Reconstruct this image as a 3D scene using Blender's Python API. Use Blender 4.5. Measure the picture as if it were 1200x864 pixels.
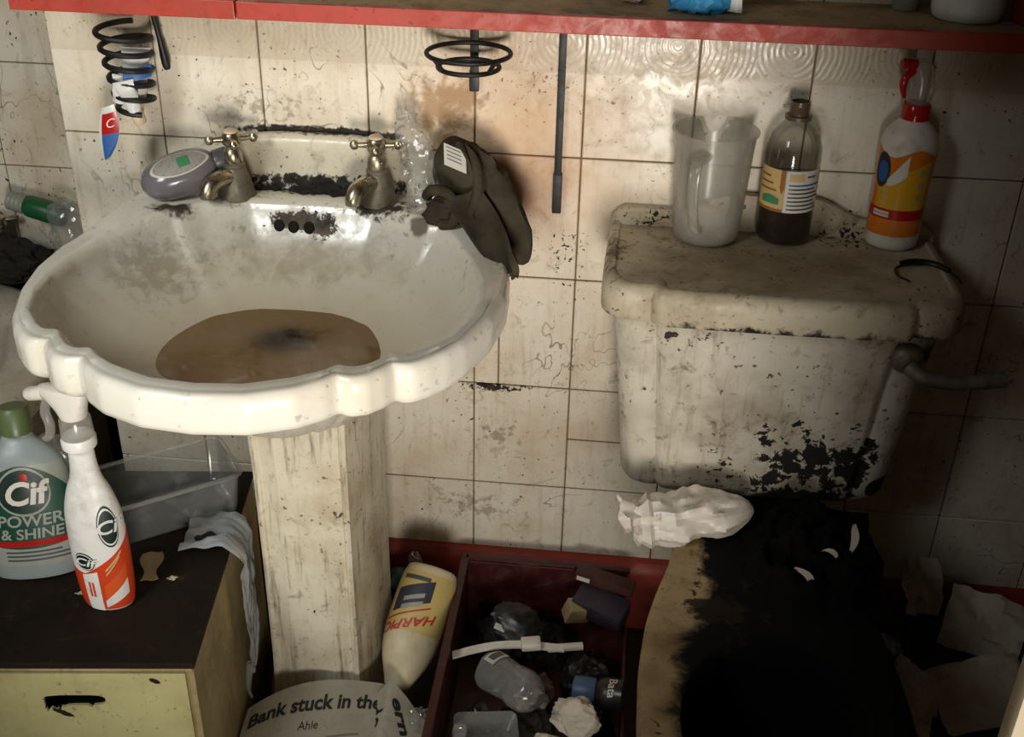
import bpy, bmesh, math, random
from mathutils import Vector, Matrix, noise as mn

PI = math.pi
random.seed(7)
scene = bpy.context.scene
for o in list(bpy.data.objects):
    bpy.data.objects.remove(o)
COL = scene.collection

# ------------------------------------------------------------------ camera
cam_d = bpy.data.cameras.new('camera')
cam_d.sensor_width = 36.0
cam_d.lens = 1350 / 1200 * 36
cam_d.clip_start = 0.02
cam = bpy.data.objects.new('camera', cam_d)
COL.objects.link(cam)
yaw, pit, rol = math.radians(-5.342), math.radians(29.568), math.radians(1.266)
fw = Vector((math.sin(yaw) * math.cos(pit), math.cos(yaw) * math.cos(pit), -math.sin(pit)))
r0 = Vector((math.cos(yaw), -math.sin(yaw), 0))
u0 = r0.cross(fw)
rt = r0 * math.cos(rol) + u0 * math.sin(rol)
up = -r0 * math.sin(rol) + u0 * math.cos(rol)
M = Matrix((rt, up, -fw)).transposed().to_4x4()
M.translation = Vector((0.204, -1.547, 1.367))
cam.matrix_world = M
scene.camera = cam

# ------------------------------------------------------------------ world, light, exposure
w = bpy.data.worlds.new('dim_room')
scene.world = w
w.use_nodes = True
w.node_tree.nodes['Background'].inputs[0].default_value = (1.0, 0.98, 0.92, 1)
w.node_tree.nodes['Background'].inputs[1].default_value = 0.025


def area(name, loc, target, sx, sy, power, color, spread=180):
    d = bpy.data.lights.new(name, 'AREA')
    d.shape = 'RECTANGLE'
    d.size, d.size_y = sx, sy
    d.energy = power
    d.color = color
    d.spread = math.radians(spread)
    o = bpy.data.objects.new(name, d)
    COL.objects.link(o)
    o.location = loc
    o.rotation_euler = (Vector(target) - Vector(loc)).to_track_quat('-Z', 'Y').to_euler()
    return o


area('doorway_light', (0.34, -2.2, 0.58), (-0.14, 0, 0.92), 0.40, 0.62, 4.1, (1.0, 0.935, 0.85), 54)
area('window_light', (-0.85, -1.6, 1.75), (-0.40, -0.22, 0.72), 0.5, 0.6, 2.2, (0.97, 1.0, 0.97), 58)
scene.view_settings.view_transform = 'Standard'
scene.view_settings.look = 'None'
scene.view_settings.exposure = 0.0
scene.view_settings.gamma = 1.0
scene.view_settings.use_curve_mapping = False


# ------------------------------------------------------------------ helpers: materials
def S(r, g, b):
    f = lambda c: (c / 255 / 12.92) if c / 255 <= 0.04045 else ((c / 255 + 0.055) / 1.055) ** 2.4
    return (f(r), f(g), f(b), 1)


class NT:
    def __init__(s, name):
        s.m = bpy.data.materials.new(name)
        s.m.use_nodes = True
        s.t = s.m.node_tree
        s.b = s.t.nodes['Principled BSDF']
        s.out = s.t.nodes['Material Output']
        g = s.t.nodes.new('ShaderNodeNewGeometry')
        s.pos = g.outputs['Position']

    def n(s, k):
        return s.t.nodes.new(k)

    def put(s, sock, v):
        if isinstance(v, bpy.types.NodeSocket):
            s.t.links.new(v, sock)
        else:
            sock.default_value = v

    def vm(s, op, a, b):
        n = s.n('ShaderNodeVectorMath')
        n.operation = op
        s.put(n.inputs[0], a)
        s.put(n.inputs[1], b)
        return n.outputs['Value'] if op == 'LENGTH' else n.outputs[0]

    def ma(s, op, a, b=0.0, clamp=False):
        n = s.n('ShaderNodeMath')
        n.operation = op
        n.use_clamp = clamp
        s.put(n.inputs[0], a)
        s.put(n.inputs[1], b)
        return n.outputs[0]

    def noise(s, scale, detail=4, rough=0.55, vec=None, dist=0.0):
        n = s.n('ShaderNodeTexNoise')
        s.t.links.new(vec or s.pos, n.inputs['Vector'])
        n.inputs['Scale'].default_value = scale
        n.inputs['Detail'].default_value = detail
        n.inputs['Roughness'].default_value = rough
        n.inputs['Distortion'].default_value = dist
        return n.outputs[0]

    def step(s, v, a, b, lo=0.0, hi=1.0):
        n = s.n('ShaderNodeMapRange')
        n.interpolation_type = 'SMOOTHSTEP'
        s.put(n.inputs[0], v)
        for i, x in enumerate((a, b, lo, hi)):
            n.inputs[i + 1].default_value = x
        return n.outputs[0]

    def mix(s, f, a, b):
        n = s.n('ShaderNodeMix')
        n.data_type = 'RGBA'
        s.put(n.inputs[0], f)
        s.put(n.inputs[6], a)
        s.put(n.inputs[7], b)
        return n.outputs[2]

    def scaled(s, v3):
        return s.vm('MULTIPLY', s.pos, v3)

    def blob(s, c, r):
        d = s.vm('DIVIDE', s.vm('SUBTRACT', s.pos, c), r)
        return s.vm('LENGTH', d, (0, 0, 0))


BROWN = S(96, 72, 42)
DARK = S(24, 18, 11)


def dirty(name, base, rough=0.35, tint=BROWN, tint_amt=0.45, tint_scale=5.0, smudge=0.45, specks=0.6,
          streak=0.0, blobs=(), bump=0.15, spec=0.5, extra=None, metal=0.0, speck_scale=130, stain_rough=0.5):
    """Grimy surface: broad discolouration, smudges, fly specks, streaks and placed stains."""
    t = NT(name)
    c = base
    n1 = t.noise(tint_scale, 5, 0.6)
    c = t.mix(t.step(n1, 0.38, 0.75, 0, tint_amt), c, tint)
    n2 = t.noise(38, 6, 0.7, dist=0.6)
    c = t.mix(t.step(n2, 0.54, 0.74, 0, smudge), c, BROWN)
    if streak:
        n3 = t.noise(1.0, 5, 0.65, t.scaled((75, 75, 7)))
        c = t.mix(t.step(n3, 0.5, 0.72, 0, streak), c, BROWN)
    if specks:
        n4 = t.noise(speck_scale, 2, 0.5)
        n5 = t.noise(9, 3, 0.6)
        f = t.ma('MULTIPLY', t.step(n4, 0.655, 0.70), t.step(n5, 0.40, 0.6, 0.12, specks))
        c = t.mix(f, c, DARK)
    allm = None
    for (cc, rr, col, gain, amp, nsc, edge, strength) in blobs:
        d = t.blob(cc, rr)
        bias = 0.0
        if isinstance(gain, tuple):
            gain, bias = gain
        v = t.ma('SUBTRACT', t.ma('MULTIPLY', t.ma('SUBTRACT', 1.0, d), gain), bias)
        v = t.ma('ADD', v, t.ma('MULTIPLY', t.ma('SUBTRACT', t.noise(nsc, 6, 0.65, dist=0.4), 0.5), amp))
        m = t.step(v, 0.0, edge, 0, strength)
        c = t.mix(m, c, col)
        allm = m if allm is None else t.ma('MAXIMUM', allm, m)
    if extra:
        c = extra(t, c)
    t.put(t.b.inputs['Base Color'], c)
    rr = t.step(n2, 0.35, 0.7, rough, min(1, rough + 0.3))
    if allm is not None and stain_rough:
        rr = t.ma('ADD', rr, t.ma('MULTIPLY', allm, stain_rough), True)
    t.put(t.b.inputs['Roughness'], rr)
    t.b.inputs['Specular IOR Level'].default_value = spec
    t.b.inputs['Metallic'].default_value = metal
    if bump:
        bn = t.n('ShaderNodeBump')
        bn.inputs['Strength'].default_value = bump
        bn.inputs['Distance'].default_value = 0.002
        t.t.links.new(n2, bn.inputs['Height'])
        t.t.links.new(bn.outputs[0], t.b.inputs['Normal'])
    return t.m


def plain(name, col, rough=0.45, metal=0.0, dirt=0.25, spec=0.5, nscale=30):
    t = NT(name)
    n = t.noise(nscale, 5, 0.65)
    c = t.mix(t.step(n, 0.45, 0.78, 0, dirt), col, BROWN)
    t.put(t.b.inputs['Base Color'], c)
    t.put(t.b.inputs['Roughness'], t.step(n, 0.3, 0.75, rough, min(1, rough + 0.2)))
    t.b.inputs['Metallic'].default_value = metal
    t.b.inputs['Specular IOR Level'].default_value = spec
    return t.m


def clear(name, col, opacity, rough=0.15, dirt=0.3, edge=0.35):
    """Thin see-through plastic or glass: partly transparent, more opaque at grazing angles and in smudges."""
    t = NT(name)
    n = t.noise(45, 4, 0.6)
    c = t.mix(t.step(n, 0.45, 0.8, 0, dirt), col, BROWN)
    t.put(t.b.inputs['Base Color'], c)
    t.b.inputs['Roughness'].default_value = rough
    tr = t.n('ShaderNodeBsdfTransparent')
    tr.inputs[0].default_value = (0.95, 0.95, 0.93, 1)
    lw = t.n('ShaderNodeLayerWeight')
    lw.inputs[0].default_value = 0.3
    f = t.ma('ADD', opacity, t.ma('MULTIPLY', lw.outputs['Facing'], edge), True)
    f = t.ma('ADD', f, t.step(n, 0.5, 0.8, 0, 0.2), True)
    mx = t.n('ShaderNodeMixShader')
    t.put(mx.inputs[0], f)
    t.t.links.new(tr.outputs[0], mx.inputs[1])
    t.t.links.new(t.b.outputs[0], mx.inputs[2])
    gl = t.n('ShaderNodeBsdfGlossy')
    gl.inputs['Roughness'].default_value = rough * 0.7
    mg = t.n('ShaderNodeMixShader')
    t.put(mg.inputs[0], t.ma('ADD', 0.03, t.ma('MULTIPLY', lw.outputs['Fresnel'], 0.35), True))
    t.t.links.new(mx.outputs[0], mg.inputs[1])
    t.t.links.new(gl.outputs[0], mg.inputs[2])
    t.t.links.new(mg.outputs[0], t.out.inputs['Surface'])
    return t.m


# ------------------------------------------------------------------ helpers: objects
def link(o, parent=None):
    COL.objects.link(o)
    if parent is not None:
        o.parent = parent
    return o


def obj(name, vf, mat, parent=None, smooth=True, loc=None, rot=None, sharp=40):
    if isinstance(vf, bpy.types.Mesh):
        me = vf
    else:
        me = bpy.data.meshes.new(name)
        me.from_pydata([tuple(v) for v in vf[0]], [], vf[1])
        bm = bmesh.new()
        bm.from_mesh(me)
        bmesh.ops.recalc_face_normals(bm, faces=bm.faces)
        bm.to_mesh(me)
        bm.free()
    if mat is not None and not me.materials:
        me.materials.append(mat)
    if smooth:
        for p in me.polygons:
            p.use_smooth = True
        me.set_sharp_from_angle(angle=math.radians(sharp))
    o = bpy.data.objects.new(name, me)
    if loc:
        o.location = loc
    if rot:
        o.rotation_euler = rot
    return link(o, parent)


def tag(o, label, cat, group=None):
    o['label'] = label
    o['category'] = cat
    if group:
        o['group'] = group
    return o


def struct(o, label, cat):
    o['kind'] = 'structure'
    return tag(o, label, cat)


def thing(name, label, cat, loc=(0, 0, 0), rot=(0, 0, 0), group=None):
    o = bpy.data.objects.new(name, None)
    o.empty_display_size = 0.03
    o.location = loc
    o.rotation_euler = rot
    COL.objects.link(o)
    return tag(o, label, cat, group)


def join(*parts):
    V, Fc = [], []
    for v, f in parts:
        k = len(V)
        V += [tuple(p) for p in v]
        Fc += [tuple(i + k for i in q) for q in f]
    return V, Fc


def box(x0, x1, y0, y1, z0, z1, bev=0.0, seg=2):
    bm = bmesh.new()
    bmesh.ops.create_cube(bm, size=1)
    for v in bm.verts:
        v.co = Vector(((x0 + x1) / 2 + v.co.x * (x1 - x0), (y0 + y1) / 2 + v.co.y * (y1 - y0), (z0 + z1) / 2 + v.co.z * (z1 - z0)))
    if bev:
        bmesh.ops.bevel(bm, geom=bm.edges[:], offset=bev, segments=seg, affect='EDGES', profile=0.6)
    bm.verts.index_update()
    V = [v.co.copy() for v in bm.verts]
    Fc = [tuple(v.index for v in f.verts) for f in bm.faces]
    bm.free()
    return V, Fc


def loft(rings, cap0=True, cap1=True, closed=True):
    n = len(rings[0])
    V = [tuple(p) for r in rings for p in r]
    Fc = []
    m = n if closed else n - 1
    for k in range(len(rings) - 1):
        for i in range(m):
            j = (i + 1) % n
            Fc.append((k * n + i, k * n + j, (k + 1) * n + j, (k + 1) * n + i))
    if closed and cap0:
        Fc.append(tuple(range(n))[::-1])
    if closed and cap1:
        Fc.append(tuple((len(rings) - 1) * n + i for i in range(n)))
    return V, Fc


def lathe(prof, n=28, sx=1.0, sy=1.0, caps=True, xf=None):
    rings = []
    for r, z in prof:
        rings.append([(r * sx * math.cos(2 * PI * i / n), r * sy * math.sin(2 * PI * i / n), z) for i in range(n)])
    v = loft(rings, caps, caps)
    if xf:
        v = ([xf(Vector(p)) for p in v[0]], v[1])
    return v


def tube(pts, rad, n=10, flat=1.0):
    pts = [Vector(p) for p in pts]
    rings = []
    prev = None
    for i, p in enumerate(pts):
        d = (pts[min(i + 1, len(pts) - 1)] - pts[max(i - 1, 0)]).normalized()
        if prev is None:
            a = d.orthogonal().normalized()
        else:
            a = (prev - d * prev.dot(d)).normalized()
        prev = a
        b = d.cross(a)
        r = rad[i] if isinstance(rad, (list, tuple)) else rad
        rings.append([p + a * (r * math.cos(2 * PI * k / n)) + b * (r * flat * math.sin(2 * PI * k / n)) for k in range(n)])
    return loft(rings)


def smooth_path(pts, k=8):
    pts = [Vector(p) for p in pts]
    out = []
    for i in range(len(pts) - 1):
        p0, p1, p2, p3 = pts[max(i - 1, 0)], pts[i], pts[i + 1], pts[min(i + 2, len(pts) - 1)]
        for s in range(k):
            t = s / k
            out.append(0.5 * ((2 * p1) + (p2 - p0) * t + (2 * p0 - 5 * p1 + 4 * p2 - p3) * t * t + (3 * p1 - p0 - 3 * p2 + p3) * t ** 3))
    out.append(pts[-1])
    return out


def moved(vf, loc=(0, 0, 0), rot=(0, 0, 0)):
    from mathutils import Euler
    m = Matrix.Translation(loc) @ Euler(rot).to_matrix().to_4x4()
    return [m @ Vector(p) for p in vf[0]], vf[1]


def polar(pts, c, n):
    """Resample a closed plan outline at n equal angles about c."""
    import bisect
    P = [(Vector((p[0], p[1])) - Vector(c)) for p in pts]
    out = []
    for k in range(n):
        a = 2 * PI * k / n
        d = Vector((math.cos(a), math.sin(a)))
        best = None
        for i in range(len(P)):
            p, q = P[i], P[(i + 1) % len(P)]
            e = q - p
            den = d.x * e.y - d.y * e.x
            if abs(den) < 1e-12:
                continue
            s = (p.x * e.y - p.y * e.x) / den
            u = (p.x * d.y - p.y * d.x) / den
            if s > 0 and -1e-6 <= u <= 1 + 1e-6:
                if best is None or s > best:
                    best = s
        out.append((c[0] + d.x * best, c[1] + d.y * best))
    return out


def blur(o, it=1):
    for _ in range(it):
        n = len(o)
        o = [((o[i - 1][0] + 2 * o[i][0] + o[(i + 1) % n][0]) / 4, (o[i - 1][1] + 2 * o[i][1] + o[(i + 1) % n][1]) / 4) for i in range(n)]
    return o


def scl(o, c, s, sy=None):
    sy = s if sy is None else sy
    return [(c[0] + (x - c[0]) * s, c[1] + (y - c[1]) * sy) for x, y in o]


def inset(o, c, d):
    out = []
    for x, y in o:
        v = Vector((x - c[0], y - c[1]))
        L = v.length
        v = v * ((L - d) / L)
        out.append((c[0] + v.x, c[1] + v.y))
    return out


def fbm(p, s, seed=0.0, octv=4):
    p = Vector(p) * s + Vector((seed, seed * 1.7, -seed))
    return mn.fractal(p, 0.9, 2.0, octv, noise_basis='PERLIN_ORIGINAL')


def ridge(p, s, seed=0.0):
    p = Vector(p) * s + Vector((seed, -seed, seed * 0.6))
    a = 1 - abs(mn.noise(p)) * 2
    b = 1 - abs(mn.noise(p * 2.1)) * 2
    return a * 0.65 + b * 0.35


def crumple(size, amp=0.3, s=2.2, seed=0, sub=4, flat_bottom=True):
    """Crumpled paper or a stuffed bag: creased, faceted lump that sits on its underside."""
    bm = bmesh.new()
    bmesh.ops.create_icosphere(bm, subdivisions=sub, radius=1)
    V = []
    for v in bm.verts:
        p = v.co.copy()
        k = 1 + amp * (ridge(p, s, seed) - 0.35) + 0.35 * amp * fbm(p, s * 2.2, seed + 3)
        q = p * k
        q = Vector((q.x * size[0], q.y * size[1], q.z * size[2]))
        if flat_bottom and q.z < -0.55 * size[2]:
            q.z = -0.55 * size[2]
        V.append(q)
    zmin = min(v.z for v in V)
    V = [Vector((v.x, v.y, v.z - zmin)) for v in V]
    bm.verts.index_update()
    Fc = [tuple(v.index for v in f.verts) for f in bm.faces]
    bm.free()
    return V, Fc


def facets(size, seed=0, sub=4, planes=26, crease=0.10):
    """Screwed-up paper or stiff wrapper: flat facets meeting in creases, resting on its underside."""
    rnd = random.Random(seed)
    pl = []
    for _ in range(planes):
        n = Vector((rnd.gauss(0, 1), rnd.gauss(0, 1), rnd.gauss(0, 1))).normalized()
        pl.append((n, rnd.uniform(0.62, 1.0)))
    bm = bmesh.new()
    bmesh.ops.create_icosphere(bm, subdivisions=sub, radius=1)
    V = []
    for v in bm.verts:
        p = v.co
        k = 1.15
        for n, d in pl:
            c = p.dot(n)
            if c > 0.25:
                k = min(k, d / c)
        k *= 1 + crease * (ridge(p, 1.7, seed * 0.37) - 0.4)
        V.append(Vector((p.x * k * size[0], p.y * k * size[1], p.z * k * size[2])))
    zb = -0.6 * size[2]
    V = [Vector((v.x, v.y, max(v.z, zb) - zb)) for v in V]
    z0_ = min(v.z for v in V)
    V = [Vector((v.x, v.y, v.z - z0_)) for v in V]
    bm.verts.index_update()
    Fc = [tuple(v.index for v in f.verts) for f in bm.faces]
    bm.free()
    return V, Fc


def sheet(fn, nu, nv, thick=0.0008):
    """Sheet of paper, film or cloth: fn(u, v) -> point, with a real thickness."""
    P = [[Vector(fn(i / (nu - 1), j / (nv - 1))) for i in range(nu)] for j in range(nv)]
    N = []
    for j in range(nv):
        row = []
        for i in range(nu):
            a = P[j][min(i + 1, nu - 1)] - P[j][max(i - 1, 0)]
            b = P[min(j + 1, nv - 1)][i] - P[max(j - 1, 0)][i]
            c = a.cross(b)
            row.append(c.normalized() if c.length > 1e-12 else Vector((0, 0, 1)))
        N.append(row)
    V = [P[j][i] for j in range(nv) for i in range(nu)] + [P[j][i] - N[j][i] * thick for j in range(nv) for i in range(nu)]
    k = nu * nv
    Fc = []
    for j in range(nv - 1):
        for i in range(nu - 1):
            a, b, c, d = j * nu + i, j * nu + i + 1, (j + 1) * nu + i + 1, (j + 1) * nu + i
            Fc.append((a, b, c, d))
            Fc.append((d + k, c + k, b + k, a + k))
    edge = [i for i in range(nu)] + [j * nu + nu - 1 for j in range(1, nv)] + [(nv - 1) * nu + i for i in range(nu - 2, -1, -1)] + [j * nu for j in range(nv - 2, 0, -1)]
    for a, b in zip(edge, edge[1:] + edge[:1]):
        Fc.append((a, a + k, b + k, b))
    return V, Fc


def text(name, body, size, mat, parent, fn, bold=0.0, shear=0.0, spacing=1.0, label=None):
    """Flat lettering printed on a surface: fn(x, y) maps the text plane onto the surface."""
    cu = bpy.data.curves.new(name, 'FONT')
    cu.body = body
    cu.size = size
    cu.align_x = 'CENTER'
    cu.align_y = 'CENTER'
    cu.offset = bold * size
    cu.shear = shear
    cu.space_character = spacing
    cu.resolution_u = 4
    o = bpy.data.objects.new(name, cu)
    COL.objects.link(o)
    dg = bpy.context.evaluated_depsgraph_get()
    me = bpy.data.meshes.new_from_object(o.evaluated_get(dg))
    bpy.data.objects.remove(o)
    bm = bmesh.new()
    bm.from_mesh(me)
    long = [e for e in bm.edges if e.calc_length() > size * 0.25]
    bmesh.ops.subdivide_edges(bm, edges=long, cuts=2)
    for v in bm.verts:
        v.co = Vector(fn(v.co.x, v.co.y))
    bm.to_mesh(me)
    bm.free()
    me.materials.clear()
    r = obj(name, me, mat, parent, smooth=False)
    if label:
        r['label'] = label
    return r


def patch(rfn, a0, a1, z0, z1, n=20, m=10, eps=0.0006, top=None, bot=None):
    """Printed label wrapped on a bottle: rfn(angle, z) -> point on the surface."""
    def f(u, v):
        a = a0 + (a1 - a0) * u
        zb = bot(u) if bot else z0
        zt = top(u) if top else z1
        z = zb + (zt - zb) * v
        p = Vector(rfn(a, z))
        q = Vector((p.x, p.y, 0)).normalized()
        return p + q * eps
    return sheet(f, n, m, 0.0003)


def disc_on(rfn, ac, zc, ra, rz, n=28, eps=0.0009):
    """Oval emblem wrapped on a bottle."""
    V = [Vector(rfn(ac, zc))]
    for k in range(1, 5):
        for i in range(n):
            t = 2 * PI * i / n
            V.append(Vector(rfn(ac + ra * k / 4 * math.cos(t), zc + rz * k / 4 * math.sin(t))))
    V = [p + Vector((p.x, p.y, 0)).normalized() * eps for p in V]
    Fc = []
    for i in range(n):
        j = (i + 1) % n
        Fc.append((0, 1 + i, 1 + j))
        for k in range(3):
            a = 1 + k * n
            Fc.append((a + i, a + n + i, a + n + j, a + j))
    return V, Fc


def surf(prof, sx=1.0, sy=1.0):
    def f(a, z):
        for (r1, z1), (r2, z2) in zip(prof, prof[1:]):
            if z1 <= z <= z2:
                t = (z - z1) / max(z2 - z1, 1e-9)
                r = r1 + (r2 - r1) * t
                return (r * sx * math.cos(a), r * sy * math.sin(a), z)
        r = prof[-1][0] if z > prof[-1][1] else prof[0][0]
        return (r * sx * math.cos(a), r * sy * math.sin(a), z)
    return f


def on(rfn, ac, zc, r, eps=0.0012, flip=False):
    """Map text onto a wrapped surface round angle ac."""
    def f(x, y):
        if flip:
            x, y = -x, -y
        p = Vector(rfn(ac + x / r, zc + y))
        return p + Vector((p.x, p.y, 0)).normalized() * eps
    return f


# ------------------------------------------------------------------ materials
def veins(t, c):
    n = t.noise(7, 3, 0.6, dist=0.8)
    d = t.ma('ABSOLUTE', t.ma('SUBTRACT', n, 0.5))
    f = t.ma('MULTIPLY', t.step(d, 0.0, 0.007, 0.75, 0.0), t.step(t.noise(5, 2), 0.5, 0.62))
    return t.mix(f, c, S(84, 60, 36))


TILE = S(226, 218, 200)
tile_blobs = [
    ((0.05, 0, 0.84), (0.26, 0.2, 0.26), S(200, 146, 90), 0.9, 0.9, 9, 0.9, 0.62),
    ((-0.04, 0, 0.90), (0.10, 0.2, 0.10), S(140, 98, 40), (1.0, 0.35), 2.2, 40, 0.5, 0.7),
    ((0.06, 0, 0.775), (0.11, 0.2, 0.10), S(128, 74, 34), 0.9, 1.0, 14, 0.9, 0.6),
    ((-0.36, 0, 0.86), (0.05, 0.1, 0.05), S(84, 62, 36), 1.0, 0.7, 18, 1.0, 0.55),  # left tap's dark reflection, painted into the tile colour as a smudge
    ((0.135, 0, 0.69), (0.07, 0.1, 0.08), DARK, (0.6, 0.62), 2.6, 110, 0.1, 0.99),
    ((0.10, 0, 0.93), (0.14, 0.1, 0.09), S(60, 42, 26), (0.4, 0.50), 2.4, 120, 0.12, 0.8),
    ((0.03, 0, 0.450), (0.10, 0.1, 0.018), DARK, (1.0, 0.6), 2.2, 100, 0.12, 0.99),
    ((0.01, 0, 0.64), (0.06, 0.1, 0.03), S(90, 60, 34), (0.8, 0.3), 1.6, 50, 0.4, 0.8),
    ((-0.22, 0, 0.848), (0.20, 0.1, 0.014), DARK, (1.2, 0.35), 1.4, 60, 0.25, 0.99),
    ((0.0, 0, 0.22), (0.18, 0.1, 0.08), S(120, 92, 56), (0.8, 0.55), 2.2, 60, 0.3, 0.55),
    ((0.04, 0, 0.36), (0.14, 0.1, 0.09), S(120, 92, 56), (0.7, 0.55), 2.2, 60, 0.3, 0.6),
    ((-0.30, 0, 0.88), (0.25, 0.1, 0.07), S(110, 92, 66), (0.6, 0.45), 2.2, 70, 0.3, 0.55),
]
m_tile = dirty('dirty_white_tile', TILE, 0.22, S(190, 164, 126), 0.6, 7, 0.5, 1.0, 0.22, tile_blobs, 0.08, 0.5, veins)


def band(t, c):
    c = veins(t, c)
    sx = t.n('ShaderNodeSeparateXYZ')
    t.t.links.new(t.pos, sx.inputs[0])
    f = t.step(sx.outputs[2], 0.9475, 0.9495, 0, 0.32)
    return t.mix(f, c, S(176, 156, 124))


m_tile_decor = dirty('dirty_bordered_tile', TILE, 0.22, S(190, 164, 126), 0.55, 7, 0.4, 1.0, 0.15, tile_blobs, 0.08, 0.5, band)
# embossed fern pattern of the border band
_t = m_tile_decor.node_tree
_wv = _t.nodes.new('ShaderNodeTexWave')
_wv.wave_type = 'RINGS'
_wv.rings_direction = 'SPHERICAL'
_wv.inputs['Scale'].default_value = 42
_wv.inputs['Distortion'].default_value = 3.0
_g = [n for n in _t.nodes if n.type == 'NEW_GEOMETRY'][0]
_mp = _t.nodes.new('ShaderNodeVectorMath')
_mp.operation = 'WRAP'
_mp.inputs[1].default_value = (0.075, 10, 10)
_mp.inputs[2].default_value = (-0.075, -10, -10)
_ad = _t.nodes.new('ShaderNodeVectorMath')
_ad.inputs[1].default_value = (0.03, 0, -0.99)
_t.links.new(_g.outputs['Position'], _mp.inputs[0])
_t.links.new(_mp.outputs[0], _ad.inputs[0])
_t.links.new(_ad.outputs[0], _wv.inputs['Vector'])
_sp = _t.nodes.new('ShaderNodeSeparateXYZ')
_t.links.new(_g.outputs['Position'], _sp.inputs[0])
_mr = _t.nodes.new('ShaderNodeMapRange')
_mr.inputs[1].default_value, _mr.inputs[2].default_value = 0.952, 0.958
_t.links.new(_sp.outputs[2], _mr.inputs[0])
_mu = _t.nodes.new('ShaderNodeMath')
_mu.operation = 'MULTIPLY'
_t.links.new(_wv.outputs['Fac'], _mu.inputs[0])
_t.links.new(_mr.outputs[0], _mu.inputs[1])
_bn = _t.nodes.new('ShaderNodeBump')
_bn.inputs['Strength'].default_value = 0.12
_bn.inputs['Distance'].default_value = 0.002
_t.links.new(_mu.outputs[0], _bn.inputs['Height'])
_t.links.new(_bn.outputs[0], _t.nodes['Principled BSDF'].inputs['Normal'])

m_grout = dirty('dirty_grout', S(132, 108, 76), 0.9, DARK, 0.7, 20, 0.5, 0, bump=0.2)
m_red = dirty('red_gloss_paint', S(176, 62, 46), 0.38, S(90, 40, 28), 0.35, 8, 0.2, 0.5, 0, bump=0.1)
m_redbase = dirty('red_skirting_paint', S(150, 50, 34), 0.4, S(70, 30, 20), 0.6, 10, 0.4, 0.6, 0, bump=0.15)
m_shelftop = dirty('stained_shelf_top', S(168, 140, 100), 0.6, S(60, 44, 26), 0.8, 14, 0.8, 1.0, 0, bump=0.3)
m_floor = dirty('filthy_floor', S(64, 46, 32), 0.7, S(24, 18, 12), 0.8, 7, 0.6, 0.6, 0, bump=0.4)
m_wall = dirty('painted_wall', S(150, 138, 118), 0.7, BROWN, 0.4, 4, 0.2, 0.3)
m_door = dirty('cream_door_paint', S(206, 190, 160), 0.45, BROWN, 0.2, 5, 0.2, 0.3)

CX, CY = -0.217, -0.31
basin_blobs = [
    ((CX, -0.034, 0.785), (0.20, 0.030, 0.03), S(44, 34, 22), (1.1, 0.35), 2.0, 70, 0.3, 0.985),
    ((-0.12, -0.080, 0.775), (0.085, 0.055, 0.03), S(48, 38, 26), (1.0, 0.30), 2.0, 75, 0.4, 0.985),
    ((-0.325, -0.075, 0.775), (0.07, 0.055, 0.03), S(70, 54, 36), (0.9, 0.35), 1.8, 75, 0.5, 0.8),
    ((-0.40, -0.125, 0.775), (0.06, 0.022, 0.03), S(50, 38, 26), (0.9, 0.25), 1.4, 60, 0.4, 0.985),
    ((-0.228, -0.092, 0.752), (0.075, 0.03, 0.022), S(52, 42, 30), (1.2, 0.42), 2.4, 95, 0.25, 0.985),
    ((-0.200, -0.098, 0.742), (0.030, 0.03, 0.022), S(40, 31, 22), (1.2, 0.40), 2.4, 110, 0.2, 0.985),
    ((CX, -0.30, 0.69), (0.31, 0.27, 0.075), S(206, 193, 164), 1.6, 0.3, 8, 0.5, 0.6),
    ((CX, -0.10, 0.71), (0.25, 0.12, 0.075), S(140, 118, 84), (0.9, 0.2), 1.6, 40, 0.7, 0.5),
    ((-0.39, -0.2, 0.72), (0.13, 0.12, 0.08), S(136, 118, 88), (0.9, 0.3), 1.8, 60, 0.5, 0.5),
    ((CX, -0.31, 0.64), (0.27, 0.25, 0.09), S(160, 132, 94), 0.9, 0.4, 10, 0.9, 0.7),
    ((-0.06, -0.122, 0.765), (0.02, 0.02, 0.02), S(60, 48, 34), 1.0, 1.0, 60, 0.4, 0.8),
]
m_basin = dirty('stained_white_ceramic', S(228, 224, 211), 0.09, S(198, 178, 140), 0.4, 5, 0.10, 0.35, 0.0, basin_blobs, 0.03, 0.6, speck_scale=90)
m_splash = dirty('stained_ceramic_upstand', S(224, 215, 192), 0.2, BROWN, 0.3, 9, 0.4, 0.8, 0, [
    ((CX, -0.03, 0.782), (0.24, 0.05, 0.024), DARK, (1.0, 0.35), 2.0, 75, 0.3, 0.99),
    ((CX, 0.0, 0.853), (0.2, 0.03, 0.012), DARK, (1.0, 0.3), 1.6, 70, 0.4, 0.99)], 0.1)
m_pedestal = dirty('stained_cream_ceramic', S(222, 214, 190), 0.25, S(160, 134, 88), 0.65, 9, 0.6, 0.8, 0.7, [
    ((-0.15, -0.28, 0.36), (0.05, 0.10, 0.16), DARK, (0.6, 0.68), 2.4, 60, 0.12, 0.99),
    ((-0.19, -0.3, 0.22), (0.07, 0.06, 0.06), DARK, (0.5, 0.66), 2.6, 70, 0.1, 0.99)], 0.1)
m_chrome = dirty('tarnished_chrome', S(186, 176, 152), 0.2, S(70, 58, 40), 0.7, 60, 0.6, 0, metal=0.95, bump=0.1)
m_limescale = dirty('limescaled_brass', S(122, 114, 96), 0.42, S(64, 56, 44), 0.7, 40, 0.6, 0.4, metal=0.35, bump=0.3)
m_cap = plain('porcelain_cap', S(214, 190, 160), 0.3)
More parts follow.
